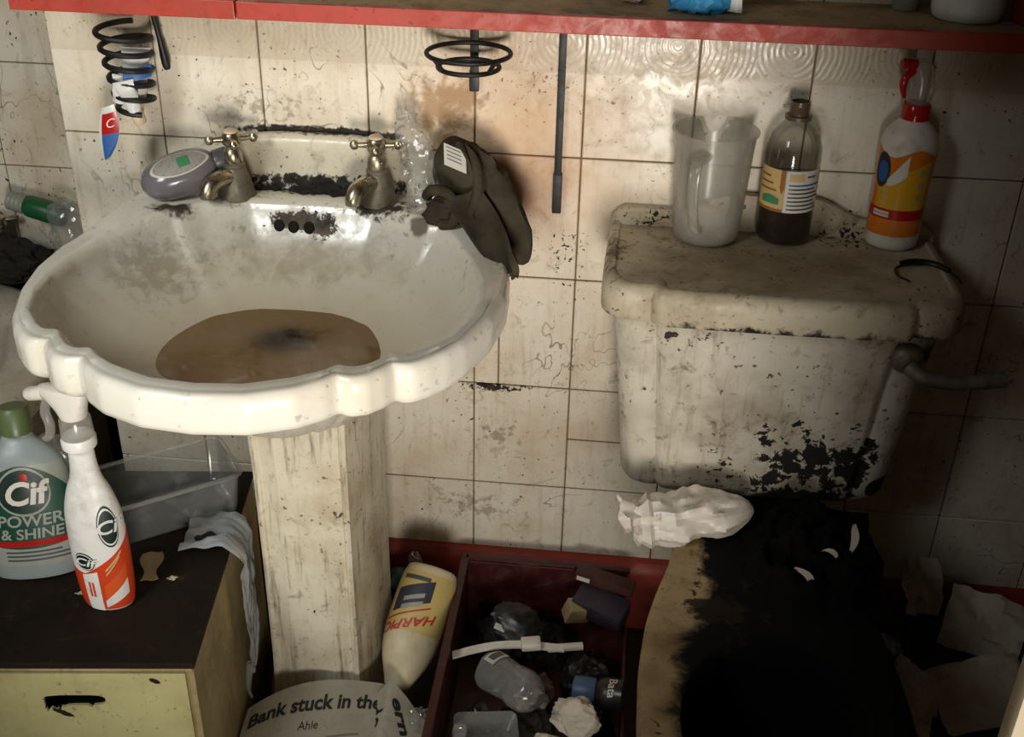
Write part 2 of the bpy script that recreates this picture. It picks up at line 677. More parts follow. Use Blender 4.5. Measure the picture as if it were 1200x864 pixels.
m_muck = dirty('black_grime', S(12, 10, 8), 0.8, S(5, 4, 3), 0.6, 20, 0.05, 0, bump=0.5, spec=0.15)
m_gunk = dirty('grey_black_gunk', S(30, 25, 20), 0.8, S(10, 8, 6), 0.6, 60, 0.3, 0, bump=0.6)

CI = 0.42
cist_blobs = [
    ((0.49, -0.21, 0.47), (0.16, 0.12, 0.13), S(14, 11, 8), (1.0, 0.60), 3.0, 42, 0.06, 0.985),
    ((0.555, -0.21, 0.475), (0.04, 0.1, 0.07), S(14, 11, 8), (1.0, 0.40), 2.6, 46, 0.06, 0.985),
    ((0.49, -0.21, 0.41), (0.10, 0.1, 0.035), S(10, 8, 6), (1.2, 0.3), 2.2, 40, 0.1, 0.985),
    ((0.37, -0.21, 0.45), (0.05, 0.1, 0.07), S(24, 18, 12), (0.6, 0.55), 2.8, 70, 0.08, 0.985),
    ((0.596, -0.2, 0.435), (0.022, 0.1, 0.020), S(8, 6, 5), 1.6, 0.6, 30, 0.1, 0.985),
    ((0.30, -0.2, 0.67), (0.08, 0.1, 0.03), S(40, 30, 20), (0.6, 0.5), 2.4, 80, 0.12, 0.985),
    ((0.36, -0.2, 0.415), (0.16, 0.2, 0.03), S(60, 44, 26), (0.9, 0.2), 1.4, 22, 0.4, 0.8),
    ((0.62, -0.2, 0.655), (0.05, 0.1, 0.03), S(36, 28, 20), 0.7, 1.2, 24, 0.5, 0.7),
]
m_tank = dirty('filthy_white_cistern', S(206, 198, 180), 0.35, S(126, 106, 78), 0.65, 10, 0.85, 1.0, 0.4, cist_blobs, 0.25, speck_scale=110)
m_lid = dirty('brown_stained_lid', S(196, 184, 158), 0.4, S(112, 90, 60), 0.7, 10, 0.8, 1.0, 0.15, [
    ((CI, -0.12, 0.75), (0.24, 0.18, 0.02), S(126, 98, 62), 1.0, 1.2, 16, 0.9, 0.6),
    ((0.53, -0.035, 0.75), (0.10, 0.06, 0.03), DARK, (0.7, 0.55), 2.6, 130, 0.1, 0.99),
    ((0.26, -0.018, 0.755), (0.08, 0.03, 0.03), DARK, (0.6, 0.55), 2.6, 120, 0.1, 0.99),
    ((CI, -0.12, 0.75), (0.24, 0.18, 0.03), S(60, 44, 28), (0.4, 0.55), 2.6, 90, 0.15, 0.8),
    ((CI, -0.23, 0.697), (0.24, 0.06, 0.012), DARK, 0.5, 1.8, 40, 0.3, 0.99),
    ((0.20, -0.12, 0.75), (0.03, 0.14, 0.03), S(70, 50, 30), (0.7, 0.3), 2.2, 70, 0.3, 0.7)], 0.3)
m_toilet = dirty('filthy_toilet_ceramic', S(176, 152, 112), 0.45, S(104, 76, 42), 0.8, 8, 0.6, 0.9, 0.2, [
    ((0.49, -0.60, 0.36), (0.20, 0.36, 0.20), S(5, 4, 3), 1.6, 0.7, 16, 0.2, 1.0),
    ((0.50, -0.30, 0.40), (0.17, 0.20, 0.12), S(6, 5, 4), 1.5, 1.2, 18, 0.25, 1.0),
    ((0.36, -0.42, 0.40), (0.08, 0.10, 0.06), S(40, 28, 16), (0.6, 0.35), 2.4, 44, 0.2, 0.9),
    ((0.42, -0.6, 0.25), (0.14, 0.2, 0.13), S(5, 4, 3), 2.5, 0.5, 14, 0.3, 1.0)], 0.3, spec=0.3)

m_black = plain('black_coated_wire', S(11, 10, 9), 0.45, dirt=0.05)
m_water = dirty('murky_water', S(128, 100, 66), 0.05, S(112, 86, 56), 0.2, 4, 0.0, 0, 0, stain_rough=0, blobs= [
    ((-0.210, -0.275, 0.66), (0.065, 0.055, 0.03), S(30, 23, 15), 1.3, 0.15, 12, 1.1, 0.97)], bump=0.0, spec=0.3)
m_gray = plain('grey_glossy_plastic', S(112, 108, 112), 0.12, dirt=0.2)
m_dgray = plain('dark_grey_plastic', S(74, 74, 78), 0.3)
m_labelw = plain('white_label', S(206, 200, 188), 0.5)
m_labelg = plain('green_label', S(60, 130, 84), 0.5)
m_print = plain('dark_print', S(26, 24, 22), 0.6, dirt=0.05)
m_clear = clear('clear_plastic', S(212, 210, 202), 0.20, 0.12)
m_film = clear('crinkled_clear_film', S(206, 206, 202), 0.15, 0.14, edge=0.3)
m_milky = clear('milky_polythene', S(200, 194, 184), 0.22, 0.3, edge=0.2, dirt=.1)
m_tray = clear('dusty_tray_plastic', S(170, 174, 174), 0.13, 0.2, edge=0.25, dirt=.15)
m_cloth = dirty('dark_olive_fabric', S(66, 60, 48), 0.95, S(38, 34, 26), 0.7, 22, 0.2, 0, bump=0.6, spec=0.1)
m_brownglass = clear('smoky_bottle', S(96, 82, 68), 0.10, 0.08, dirt=.15, edge=0.25)
m_syrup = plain('dark_liquid', S(14, 8, 6), 0.1, dirt=0)
m_cream = plain('cream_label', S(200, 168, 110), 0.5)
m_brownlab = plain('brown_label_print', S(140, 92, 40), 0.5)
m_white = plain('white_plastic', S(228, 226, 220), 0.3, dirt=0.35)
m_whiteg = plain('dusty_white_plastic', S(214, 208, 196), 0.35, dirt=0.45)
m_orange = plain('orange_print', S(214, 88, 34), 0.35, dirt=0.15)
m_redor = plain('red_orange_print', S(208, 66, 30), 0.3, dirt=0.15)
m_yellow = plain('yellow_print', S(214, 160, 34), 0.10, dirt=0.15)
m_amber = plain('amber_print', S(208, 116, 32), 0.10, dirt=0.15)
m_redp = plain('red_plastic', S(170, 28, 28), 0.12, dirt=0.1)
m_greenp = plain('dark_green_print', S(18, 66, 48), 0.35, dirt=0.1)
m_blackgreen = plain('deep_green_emblem', S(20, 42, 34), 0.35, dirt=0.05)
m_bluep = plain('blue_print', S(44, 92, 156), 0.4, dirt=0.2)
m_cyan = plain('cyan_packet', S(50, 140, 190), 0.4, dirt=0.2)
m_greeng = plain('green_bottle_plastic', S(28, 92, 52), 0.3, dirt=0.3)
m_palegreen = plain('pale_green_plastic', S(84, 98, 60), 0.35, dirt=0.3)
m_silver = plain('silver_label', S(146, 150, 140), 0.35, dirt=0.3)
m_basegr = plain('pale_grey_base', S(138, 146, 146), 0.3, dirt=0.2)
m_yellowwood = dirty('pale_yellow_paint', S(200, 193, 138), 0.5, S(150, 134, 80), 0.5, 8, 0.35, 0.5, 0.1, bump=0.15)
m_brownside = dirty('worn_ply_side', S(176, 158, 112), 0.6, S(110, 88, 52), 0.6, 8, 0.4, 0.5, 0.35, bump=0.15)
m_darktop = dirty('dark_brown_top', S(34, 26, 17), 0.65, S(16, 12, 8), 0.7, 9, 0.3, 0.3, 0, bump=0.2, spec=0.2)
m_hole = plain('dark_opening', S(24, 18, 12), 0.9, dirt=0.0)  # dark tone painted for shade inside openings; also colours the drawer chips
m_paper = dirty('newsprint', S(164, 158, 144), 0.9, S(130, 120, 100), 0.5, 16, 0.35, 0.2, 0, bump=0.1, spec=0.1)
m_tissue = dirty('soiled_tissue', S(206, 196, 180), 0.9, S(170, 146, 110), 0.45, 18, 0.3, 0.2, 0, bump=0.1, spec=0.1)
m_bag = dirty('creased_white_bag', S(226, 218, 206), 0.35, S(190, 160, 124), 0.55, 22, 0.4, 0.4, 0, bump=0.1)
m_darkred = dirty('dark_red_crate', S(62, 17, 15), 0.35, S(50, 16, 14), 0.6, 8, 0.35, 0.3, 0, bump=0.1)
m_purple = plain('dark_purple_card', S(44, 37, 50), 0.4)
m_maroon = plain('maroon_card', S(66, 34, 28), 0.4)
m_darkplas = plain('black_plastic', S(26, 25, 26), 0.25, dirt=0.15)
m_beige = plain('beige_card', S(160, 138, 100), 0.6)
m_bluecap = plain('dusty_blue_cap', S(70, 96, 130), 0.35)
m_teal = plain('teal_plastic', S(22, 70, 70), 0.4)
m_ochre = plain('ochre_sponge', S(150, 116, 48), 0.8)
m_bathp = dirty('grimy_bath_enamel', S(206, 198, 180), 0.2, S(140, 112, 76), 0.5, 7, 0.45, 0.7, 0.1, [
    ((-0.82, 0.22, 0.5), (0.10, 0.06, 0.03), DARK, 0.6, 2.0, 40, 0.2, 0.9)], 0.08)
m_panel = dirty('bath_panel_paint', S(150, 140, 118), 0.5, BROWN, 0.5, 6, 0.3, 0.4, 0.2)
m_creamyellow = plain('cream_plastic', S(198, 184, 150), 0.35, dirt=0.35)
m_harptext = plain('harpic_red_print', S(176, 40, 34), 0.4, dirt=0.1)
m_navy = plain('navy_print', S(44, 46, 58), 0.4, dirt=0.1)
m_paleyel = plain('pale_yellow_label', S(190, 168, 104), 0.4, dirt=0.25)
m_foil = plain('white_foil_tube', S(206, 204, 200), 0.3, dirt=0.35)

# ------------------------------------------------------------------ structure
TW, TH, Z0 = 0.15, 0.1875, 0.83


def tile_mesh(name, w, h):
    me = bpy.data.meshes.new(name)
    v, f = box(-w / 2, w / 2, 0.0, 0.008, -h / 2, h / 2, 0.0012, 1)
    me.from_pydata([tuple(p) for p in v], [], f)
    return me


wall_back = struct(obj('wall_back', box(-0.6, 1.02, 0.0045, 0.10, 0, 2.3), m_grout, smooth=False), 'white tiled wall behind the basin and the cistern, stained brown', 'wall')
wall_left = struct(obj('wall_left', box(-1.6, -0.6, 0.3445, 0.44, 0, 2.3), m_grout, smooth=False), 'grimy tiled recess wall beyond the bath at the far left', 'wall')
struct(obj('wall_return', box(-0.6, -0.54, 0.10, 0.345, 0, 2.3), m_wall, smooth=False), 'return of the tiled wall beside the bath recess', 'wall')
G = 0.0021
me_std = tile_mesh('tile', TW - G, TH - G)
me_dec = tile_mesh('tile_bordered', TW - G, TH - G)
me_std.materials.append(m_tile)
me_dec.materials.append(m_tile_decor)


def put_tile(me, x, z, y, parent):
    o = bpy.data.objects.new('tile', me)
    o.location = (x, y + random.uniform(-0.0004, 0.0002), z)
    o.rotation_euler = (random.uniform(-.0012, .0012), 0, random.uniform(-.0012, .0012))
    link(o, parent)


for j in range(-2, 5):
    zc = Z0 - TH * (j + 0.5) + TH
    for i in range(-4, 7):
        xc = TW * (i + 0.5)
        r = j - 1                      # row index under the first joint
        z_top = Z0 - TH * r
        zc = z_top - TH / 2
        if z_top > 1.25 or z_top < 0.05:
            continue
        if r == 1 and i == 0:          # cut tile left of the cistern
            for a, b in ((0.0, 0.038), (0.038, 0.15)):
                m_ = tile_mesh('tile_cut', b - a - G, TH - G)
                m_.materials.append(m_tile)
                put_tile(m_, (a + b) / 2, zc, 0, wall_back)
        elif r == 2 and i == 1:
            for a, b in ((z_top, 0.362), (0.362, z_top - TH)):
                m_ = tile_mesh('tile_cut', TW - G, a - b - G)
                m_.materials.append(m_tile)
                put_tile(m_, xc, (a + b) / 2, 0, wall_back)
        else:
            put_tile(me_dec if r == -1 else me_std, xc, zc, 0, wall_back)
    for i in range(-9, -4):
        xc = TW * (i + 0.5)
        z_top = Z0 - TH * (j - 1)
        if 0.3 < z_top < 1.25:
            put_tile(me_std, xc, z_top - TH / 2, 0.34, wall_left)

struct(obj('floor', box(-1.7, 1.1, -2.2, 0.4, -0.05, 0), m_floor, smooth=False), 'filthy dark floor under the rubbish', 'floor')
struct(obj('wall_right', box(1.02, 1.10, -2.2, 0.10, 0, 2.3), m_wall, smooth=False), 'dim painted wall to the right of the toilet', 'wall')
# door leaf standing open at the right, its edge in view
struct(obj('door_1', box(0.424, 1.02, -1.10, -1.085, 0, 2.3, 0.002), m_door), 'cream painted upright edge at the lower right corner', 'door')


def skirt():
    prof = [(0.0, 0.0), (-0.022, 0.0), (-0.022, 0.112), (-0.019, 0.124), (-0.012, 0.134), (-0.004, 0.137), (0.0, 0.137)]
    rings = [[(x, y, z) for y, z in prof] for x in (-0.598, -0.3, 0.0, 0.4, 1.015)]
    return loft(rings)


struct(obj('baseboard_back', skirt(), m_redbase, sharp=30), 'red painted skirting board along the foot of the tiles', 'baseboard')

# ------------------------------------------------------------------ wash basin
outer_h = [(0, -.586), (.057, -.580), (.105, -.560), (.131, -.539), (.141, -.526), (.145, -.5245), (.150, -.528), (.160, -.5285), (.173, -.523), (.187, -.508), (.1965, -.4915), (.201, -.4895), (.207, -.4925), (.217, -.491), (.231, -.479), (.249, -.457),
           (.264, -.430), (.286, -.365), (.296, -.303), (.294, -.240), (.280, -.172), (.262, -.12), (.25, -.07), (.246, -.006)]
inner_h = [(0, -.557), (.050, -.552), (.098, -.531), (.123, -.514), (.135, -.500), (.1385, -.4985), (.144, -.5015), (.154, -.5015), (.166, -.495), (.179, -.480), (.188, -.4645), (.192, -.4625), (.198, -.4655), (.208, -.463), (.222, -.451), (.246, -.42),
           (.262, -.37), (.266, -.325), (.261, -.275), (.242, -.217), (.212, -.160), (.186, -.128), (.176, -.132), (.150, -.108), (.09, -.085), (0, -.080)]


def closed(h):
    L = [(CX - x, y) for x, y in h]
    R = [(CX + x, y) for x, y in h if x > 1e-6]
    return L + R[::-1]


NB = 340
c0 = (CX, CY)
OUT = polar(closed(outer_h), c0, NB)
INN = polar(closed(inner_h), c0, NB)


def deck(y):
    t = max(0, min(1, (y + 0.21) / 0.11))
    return 0.013 * t * t * (3 - 2 * t)


def R3(o, z, dk=1.0):
    return [(x, y, z + dk * deck(y)) for x, y in o]


MID = [((a[0] + b[0]) / 2, (a[1] + b[1]) / 2) for a, b in zip(OUT, INN)]
rings = [R3(scl(OUT, (CX, -0.22), 0.36), 0.56, 0), R3(scl(OUT, (CX, -0.22), 0.48), 0.60, 0), R3(scl(OUT, (CX, -0.22), 0.66), 0.65, 0), R3(scl(OUT, (CX, -0.26), 0.86), 0.694, 0),
         R3(inset(OUT, c0, 0.024), 0.708, 0.4), R3(inset(OUT, c0, 0.008), 0.710, 0.6), R3(inset(OUT, c0, 0.002), 0.714, 0.8), R3(OUT, 0.721), R3(OUT, 0.746),
         R3(inset(OUT, c0, 0.0015), 0.753), R3(inset(OUT, c0, 0.005), 0.758), R3(inset(OUT, c0, 0.009), 0.7605),
         R3(inset(OUT, c0, 0.0125), 0.7598), R3(MID, 0.7605), R3(inset(INN, c0, -0.005), 0.7625), R3(inset(INN, c0, -0.001), 0.761), R3(inset(INN, c0, 0.003), 0.7565),
         R3(inset(INN, c0, 0.006), 0.749), R3(inset(INN, c0, 0.011), 0.738), R3(blur(scl(INN, c0, 0.92), 3), 0.722), R3(blur(scl(INN, c0, 0.84), 6), 0.704, .6),
         R3(blur(scl(INN, c0, 0.72), 10), 0.683, 0), R3(blur(scl(INN, c0, 0.58), 14), 0.666, 0), R3(blur(scl(INN, c0, 0.42), 14), 0.653, 0), R3(blur(scl(INN, c0, 0.24), 14), 0.645, 0),
         R3(blur(scl(INN, c0, 0.08), 14), 0.642, 0)]
basin = thing('wash_basin', 'white scalloped ceramic pedestal basin half full of brown water', 'basin', (0, 0, 0))
obj('bowl', loft(rings), m_basin, basin, sharp=75)


def upstand():
    rr = []
    for k in range(41):
        dx = -0.238 + 0.476 * k / 40
        zt = 0.776 + 0.073 * (1 - abs(dx / 0.245) ** 3)
        zb = 0.770
        h = zt - zb
        rr.append([(CX + dx, -0.003, zb), (CX + dx, -0.032, zb), (CX + dx, -0.0255, zb + 0.22 * h), (CX + dx, -0.020, zb + 0.65 * h),
                   (CX + dx, -0.024, zb + 0.80 * h), (CX + dx, -0.0225, zb + 0.93 * h), (CX + dx, -0.017, zt), (CX + dx, -0.003, zt)])
    return loft(rr)


obj('upstand', upstand(), m_splash, basin, sharp=50)
for dx, zz in ((-0.032, 0.742), (-0.012, 0.741), (0.010, 0.741)):
    v = lathe([(0.0074, -0.003), (0.0074, 0.0008), (0.0066, 0.0016), (0.0004, 0.0010)], 18, 1.0, 1.15)
    o = obj('overflow_hole_shade', v, m_hole, basin, loc=(CX - 0.012 + dx, -0.0972, zz + .002), rot=(math.radians(62), 0, 0))  # raised disc, coloured dark for the shade inside the overflow opening
obj('drain_ring', lathe([(0.030, 0), (0.030, 0.003), (0.022, 0.003), (0.018, -0.001), (0.001, -0.002)], 24), m_chrome, basin, loc=(CX, -0.31, 0.6425))


def lump_strip(x0, x1, y, z, amp, seed, ry=0.012, rz=0.008):
    rr = []
    n = 46
    for k in range(n):
        t = k / (n - 1)
        x = x0 + (x1 - x0) * t
        e = math.sin(PI * t) ** 0.4
        ring = []
        for a in range(12):
            th = 2 * PI * a / 12
            q = 1 + amp * fbm((x * 60, math.cos(th) * 1.5, math.sin(th) * 1.5), 1.0, seed)
            ring.append((x, y + 0.006 * fbm((x, 0, 0), 40, seed + 5) + ry * e * q * math.cos(th), z + rz * e * max(0.1, q) * math.sin(th)))
        rr.append(ring)
    return loft(rr)


obj('grime_ridge', lump_strip(-0.262, -0.135, -0.040, 0.7745, 0.9, 2, 0.013, 0.009), m_gunk, basin)
obj('grime_ridge', lump_strip(-0.315, -0.272, -0.037, 0.7745, 0.9, 9, 0.007, 0.004), m_gunk, basin)


def tap(loc, rz, arm_rot):
    t = bpy.data.objects.new('tap', None)
    t.location = loc
    t.rotation_euler = (0, 0, rz)
    t.empty_display_size = 0.02
    link(t, basin)
    obj('tap_body', lathe([(0.027, 0), (0.027, 0.004), (0.025, 0.009), (0.0235, 0.016), (0.021, 0.026), (0.0185, 0.034), (0.016, 0.040), (0.0145, 0.043), (0.0155, 0.045), (0.0155, 0.048), (0.0125, 0.050), (0.012, 0.064), (0.0105, 0.068), (0.008, 0.071), (0.006, 0.080)], 26), m_limescale, t)
    sp = smooth_path([(0, -0.008, 0.030), (0, -0.026, 0.033), (0, -0.044, 0.030), (0, -0.052, 0.020), (0, -0.053, 0.013)], 6)
    obj('spout', tube(sp, [0.013 - 0.003 * k / len(sp) for k in range(len(sp))], 16), m_chrome, t)
    obj('bonnet', lathe([(0.0128, 0.0505), (0.0135, 0.053), (0.013, 0.060), (0.0118, 0.067), (0.009, 0.0705)], 24), m_chrome, t)
    hv = [lathe([(0.0105, 0.074), (0.013, 0.077), (0.013, 0.089), (0.011, 0.092), (0.001, 0.0925)], 20)]
    for k in range(4):
        a = arm_rot + k * PI / 2
        d = Vector((math.cos(a), math.sin(a), 0))
        hv.append(tube([d * 0.010 + Vector((0, 0, .083)), d * 0.018 + Vector((0, 0, .083)), d * 0.024 + Vector((0, 0, .083))], [0.0052, 0.0040, 0.0036], 10))
        hv.append(lathe([(0.0005, -0.0068), (0.004, -0.0055), (0.0066, -0.001), (0.0066, 0.0015), (0.004, 0.0057), (0.0005, 0.0068)], 12, xf=lambda p, d=d: p + d * 0.0295 + Vector((0, 0, .083))))
    obj('cross_handle', join(*hv), m_chrome, t)
    obj('index_cap', lathe([(0.0098, 0.0924), (0.0098, 0.0945), (0.008, 0.0960), (0.0005, 0.0966)], 20), m_cap, t)


tap((-0.327, -0.068, 0.7725), math.radians(-28), math.radians(52))
tap((-0.127, -0.062, 0.7725), math.radians(-28), math.radians(38))

# pedestal
ped = thing('basin_pedestal', 'fluted cream ceramic pedestal under the basin, streaked with dirt', 'pedestal', (0, 0, 0))


def ped_outline():
    h = [(0, -.304), (.018, -.3035), (.030, -.3045), (.034, -.3055), (.038, -.3035), (.052, -.299), (.061, -.296), (.0635, -.299), (.068, -.3005), (.0725, -.298), (.074, -.291), (.077, -.282), (.083, -.262), (.088, -.238), (.0905, -.21), (.092, -.12)]
    L = [(-x, y) for x, y in h]
    R = [(x, y) for x, y in h if x > 1e-6]
    return L + R[::-1]


PO = ped_outline()
PX = -0.203


def pring(s, z, dx=0.0, ys=1.0):
    return [(PX + dx + x * s, -0.12 + (y + 0.12) * s * ys, z) for x, y in PO]


obj('column', loft([pring(0.99, 0.003), pring(0.99, 0.03), pring(0.93, 0.05), pring(0.91, 0.12), pring(0.905, 0.30), pring(0.91, 0.45), pring(0.93, 0.54), pring(0.96, 0.575)]), m_pedestal, ped, sharp=28)

# water
wr = R3(blur(scl(INN, c0, 0.535), 14), 0.6615, 0)
wv = [(CX, CY, 0.6615)] + wr
tag(obj('murky_water', (wv, [(0, 1 + i, 1 + (i + 1) % NB) for i in range(NB)]), m_water), 'shallow brown water standing in the basin bowl', 'water')['kind'] = 'stuff'

# ------------------------------------------------------------------ toilet cistern
cist = thing('toilet_cistern', 'filthy white ceramic toilet cistern with black flaking grime on its front', 'cistern', (CI, 0, 0.41))


def tank_outline(hw, yf, lobe, step_):
    h = [(0, yf)]
    a = hw - lobe
    h += [(a * 0.5, yf + 0.001), (a - 0.012, yf + 0.003), (a - 0.004, yf + 0.007), (a + 0.002, yf + step_), (a + 0.010, yf + step_ - 0.003)]
    cxr, cyr, r = hw - 0.040, yf + step_ + 0.038, 0.040
    for k in range(1, 8):
        t = -PI / 2 + k / 7 * PI / 2
        h.append((cxr + r * math.cos(t), cyr + r * math.sin(t)))
    h += [(hw - 0.001, yf * 0.45), (hw - 0.004, -0.02), (hw - 0.010, -0.002)]
    L = [(-x, y) for x, y in h]
    Rr = [(x, y) for x, y in h if x > 1e-6]
    return L + Rr[::-1]


TO = tank_outline(0.212, -0.222, 0.058, 0.016)
LO = tank_outline(0.2285, -0.248, 0.066, 0.018)


def TR(o, s, z, sy=None):
    sy = s if sy is None else sy
    return [(x * s, y * sy, z) for x, y in o]


obj('tank', loft([TR(TO, .80, 0.0, .80), TR(TO, .85, 0.004, .86), TR(TO, .875, 0.016, .89), TR(TO, .90, 0.08, .915), TR(TO, .955, 0.2, .96), TR(TO, 1, 0.285), TR(TO, 1, 0.297)]), m_tank, cist, sharp=35)
lid = obj('lid', loft([TR(LO, .97, 0.289), TR(LO, .995, 0.290), TR(LO, 1, 0.294), TR(LO, 1, 0.318), TR(LO, .995, 0.326), TR(LO, .98, 0.333), TR(LO, .958, 0.3365), TR(LO, .935, 0.337), TR(LO, .925, 0.3345), TR(LO, .915, 0.334)]), m_lid, cist, sharp=50)


def lid_up():
    rr = []
    for k in range(49):
        dx = -0.222 + 0.444 * k / 48
        a = abs(dx)
        ear = 0.022 * min(1, (0.228 - a) / 0.02) if a > 0.10 else 0.022
        hump = 0.027 * (0.5 + 0.5 * math.cos(PI * min(1, max(0, (a - 0.05) / 0.085))))
        h = max(0.006, ear + hump)
        rr.append([(dx, -0.004, 0.33), (dx, -0.022, 0.33), (dx, -0.019, 0.336 + h * 0.5), (dx, -0.0205, 0.336 + h * 0.8), (dx, -0.017, 0.336 + h), (dx, -0.004, 0.336 + h)])
    return loft(rr)


obj('lid_upstand', lid_up(), m_lid, lid, sharp=50)
lever = obj('flush_lever', tube(smooth_path([(0.168, -0.226, 0.246), (0.182, -0.240, 0.240), (0.215, -0.244, 0.237), (0.25, -0.243, 0.240), (0.283, -0.241, 0.246)], 5),
            [0.011 - 0.002 * math.sin(k / 20 * PI) for k in range(21)], 12, 0.8), m_limescale, cist)
obj('lever_boss', lathe([(0.021, 0), (0.021, 0.006), (0.017, 0.012), (0.012, 0.016), (0.001, 0.017)], 20), m_limescale, cist, loc=(0.166, -0.206, 0.25), rot=(PI / 2, 0, 0))

# ------------------------------------------------------------------ toilet pan
toi = thing('toilet_pan', 'encrusted ceramic toilet bowl with brown rim and black inside', 'toilet', (CI, -0.45, 0))
th = [(0, -.80), (.05, -.79), (.10, -.755), (.138, -.70), (.155, -.63), (.154, -.53), (.146, -.45), (.130, -.38), (.112, -.325), (.105, -.27), (.104, -.05), (.098, -.03)]
TOL = [(-x, y + .45) for x, y in th] + [(x, y + .45) for x, y in th if x > 0][::-1]
tc = (0, -0.12)
NT_ = 96
TPO = blur(polar(TOL, tc, NT_), 2)
hole = [(0.106 * math.cos(2 * PI * k / NT_), -0.155 + 0.150 * math.sin(2 * PI * k / NT_)) for k in range(NT_)]
hole = polar(hole, tc, NT_)


def T3(o, z):
    return [(x, y, z) for x, y in o]


obj('bowl', loft([T3(scl(TPO, (0, -.02), .68, .72), 0.0), T3(scl(TPO, (0, -.02), .68, .72), 0.015), T3(scl(TPO, (0, 0), .58, .66), 0.06), T3(scl(TPO, (0, .02), .62, .7), 0.18), T3(scl(TPO, (0, .05), .84, .86), 0.30),
                  T3(scl(TPO, tc, .97), 0.365), T3(TPO, 0.380), T3(TPO, 0.392), T3(inset(TPO, tc, .005), 0.399), T3(inset(TPO, tc, .014), 0.402), T3(inset(hole, tc, -.008), 0.402), T3(inset(hole, tc, -.002), 0.400),
                  T3(hole, 0.394), T3(inset(hole, tc, -.006), 0.37), T3(scl(hole, (0, -.15), .9), 0.30), T3(scl(hole, (0, -.13), .6), 0.22), T3(scl(hole, (0, -.12), .35), 0.17), T3(scl(hole, (0, -.12), .1), 0.16)]), m_toilet, toi, sharp=50)


def muck_mound(sx, sy, hgt, seed, nu=46, nv=46):
    def f(u, v):
        x, y = (u - .5) * 2, (v - .5) * 2
        d = math.hypot(x, y)
        e = max(0, 1 - d ** 2.2)
        q = fbm((x, y, 0), 3.2, seed, 5)
        ang = 1 + 0.12 * fbm((x / (d + .01), y / (d + .01), 0), 1.5, seed + 4)
        return (x * sx * ang, y * sy * ang, max(0.0, hgt * (e ** .6) * (0.75 + 0.75 * q)) + 0.0012)
    return sheet(f, nu, nv, 0.004)


mk = thing('black_sludge_heap', 'thick black encrusted filth heaped at the back of the toilet', 'sludge', (0.49, -0.30, 0.398))
obj('heap', muck_mound(0.095, 0.11, 0.05, 3), m_muck, mk, sharp=70)
mk['kind'] = 'stuff'

# ------------------------------------------------------------------ shelf
shelf = thing('wall_shelf', 'long red edged wall shelf with a dirty top along the upper edge', 'shelf', (0, 0, 1.04))
obj('shelf_board', box(-0.564, 1.015, -0.139, -0.002, 0.0, 0.0165, 0.001), m_shelftop, shelf, smooth=False)
obj('front_edge', box(-0.564, -0.2765, -0.152, -0.139, -0.004, 0.0185, 0.0012), m_red, shelf, smooth=False)
obj('front_edge', box(-0.2745, 1.015, -0.150, -0.139, -0.004, 0.0175, 0.0012), m_red, shelf, smooth=False)

# things on the shelf
SZ = 1.0568


def pouch(w, d, h, seed):
    return crumple((w, d, h), 0.35, 1.6, seed, 4)


pk = thing('blue_packet', 'crumpled blue and white packet on the shelf', 'packet', (0.290, -0.083, SZ), (0, 0, 0.15))
obj('wrapper', pouch(0.042, 0.028, 0.03, 4), m_cyan, pk, sharp=20)
obj('white_flap', sheet(lambda u, v: (0.012 + 0.032 * u, -0.024 + 0.01 * v + .006 * math.sin(5 * u), 0.003 + 0.03 * v), 10, 6, .001), m_white, pk)
tag(obj('tissue_wad', facets((0.022, 0.018, 0.016), 12, 4, 24, .3), m_tissue, sharp=20, loc=(0.206, -0.050, SZ)), 'small crumpled white tissue on the shelf above the long black rod', 'tissue')
cu_ = thing('grey_cup', 'small pale grey cup on the shelf left of the white pot', 'cup', (0.545, -0.028, SZ))
obj('body', lathe([(0.001, 0), (0.015, 0), (0.0165, 0.002), (0.0185, 0.055), (0.0175, 0.056), (0.0155, 0.004), (0.001, 0.003)], 24), m_silver, cu_)
obj('rim', lathe([(0.0185, 0.054), (0.020, 0.055), (0.020, 0.058), (0.0178, 0.058), (0.0175, 0.054)], 24, caps=False), m_silver, cu_)
pt = thing('white_pot', 'wide white plastic pot near the right end of the shelf', 'pot', (0.610, -0.066, SZ))
obj('body', lathe([(0.001, 0), (0.036, 0), (0.040, 0.003), (0.0425, 0.012), (0.043, 0.06), (0.040, 0.062), (0.0395, 0.006), (0.001, 0.005)], 32), m_white, pt)
obj('lid', lathe([(0.0445, 0.058), (0.045, 0.060), (0.045, 0.074), (0.043, 0.077), (0.001, 0.078)], 32), m_white, pt)
rc = thing('red_tub', 'dark red plastic tub at the right end of the shelf', 'tub', (0.695, -0.075, SZ))
obj('body', lathe([(0.001, 0), (0.032, 0), (0.034, 0.002), (0.037, 0.07), (0.035, 0.071), (0.033, 0.005), (0.001, 0.004)], 28), m_redbase, rc)
obj('rim', lathe([(0.037, 0.068), (0.039, 0.069), (0.039, 0.073), (0.0352, 0.073), (0.035, 0.068)], 28, caps=False), m_redbase, rc)

# ------------------------------------------------------------------ wire holders under the shelf
rh = thing('tumbler_holder', 'black wire double ring holder hanging below the shelf at centre', 'wire holder', (0.0, -0.003, 0.92))
obj('stem', box(-0.0055, 0.0055, -0.006, 0.0, 0.0, 0.115, 0.0015), m_black, rh)
obj('stem_foot', box(-0.0065, 0.0065, -0.0085, -0.001, 0.0, 0.026, 0.002), m_black, rh)


def ring_pts(cx, cy, cz, r, ry=None, n=48):
    ry = ry or r
    return [(cx + r * math.cos(2 * PI * k / n), cy + ry * math.sin(2 * PI * k / n), cz) for k in range(n)]


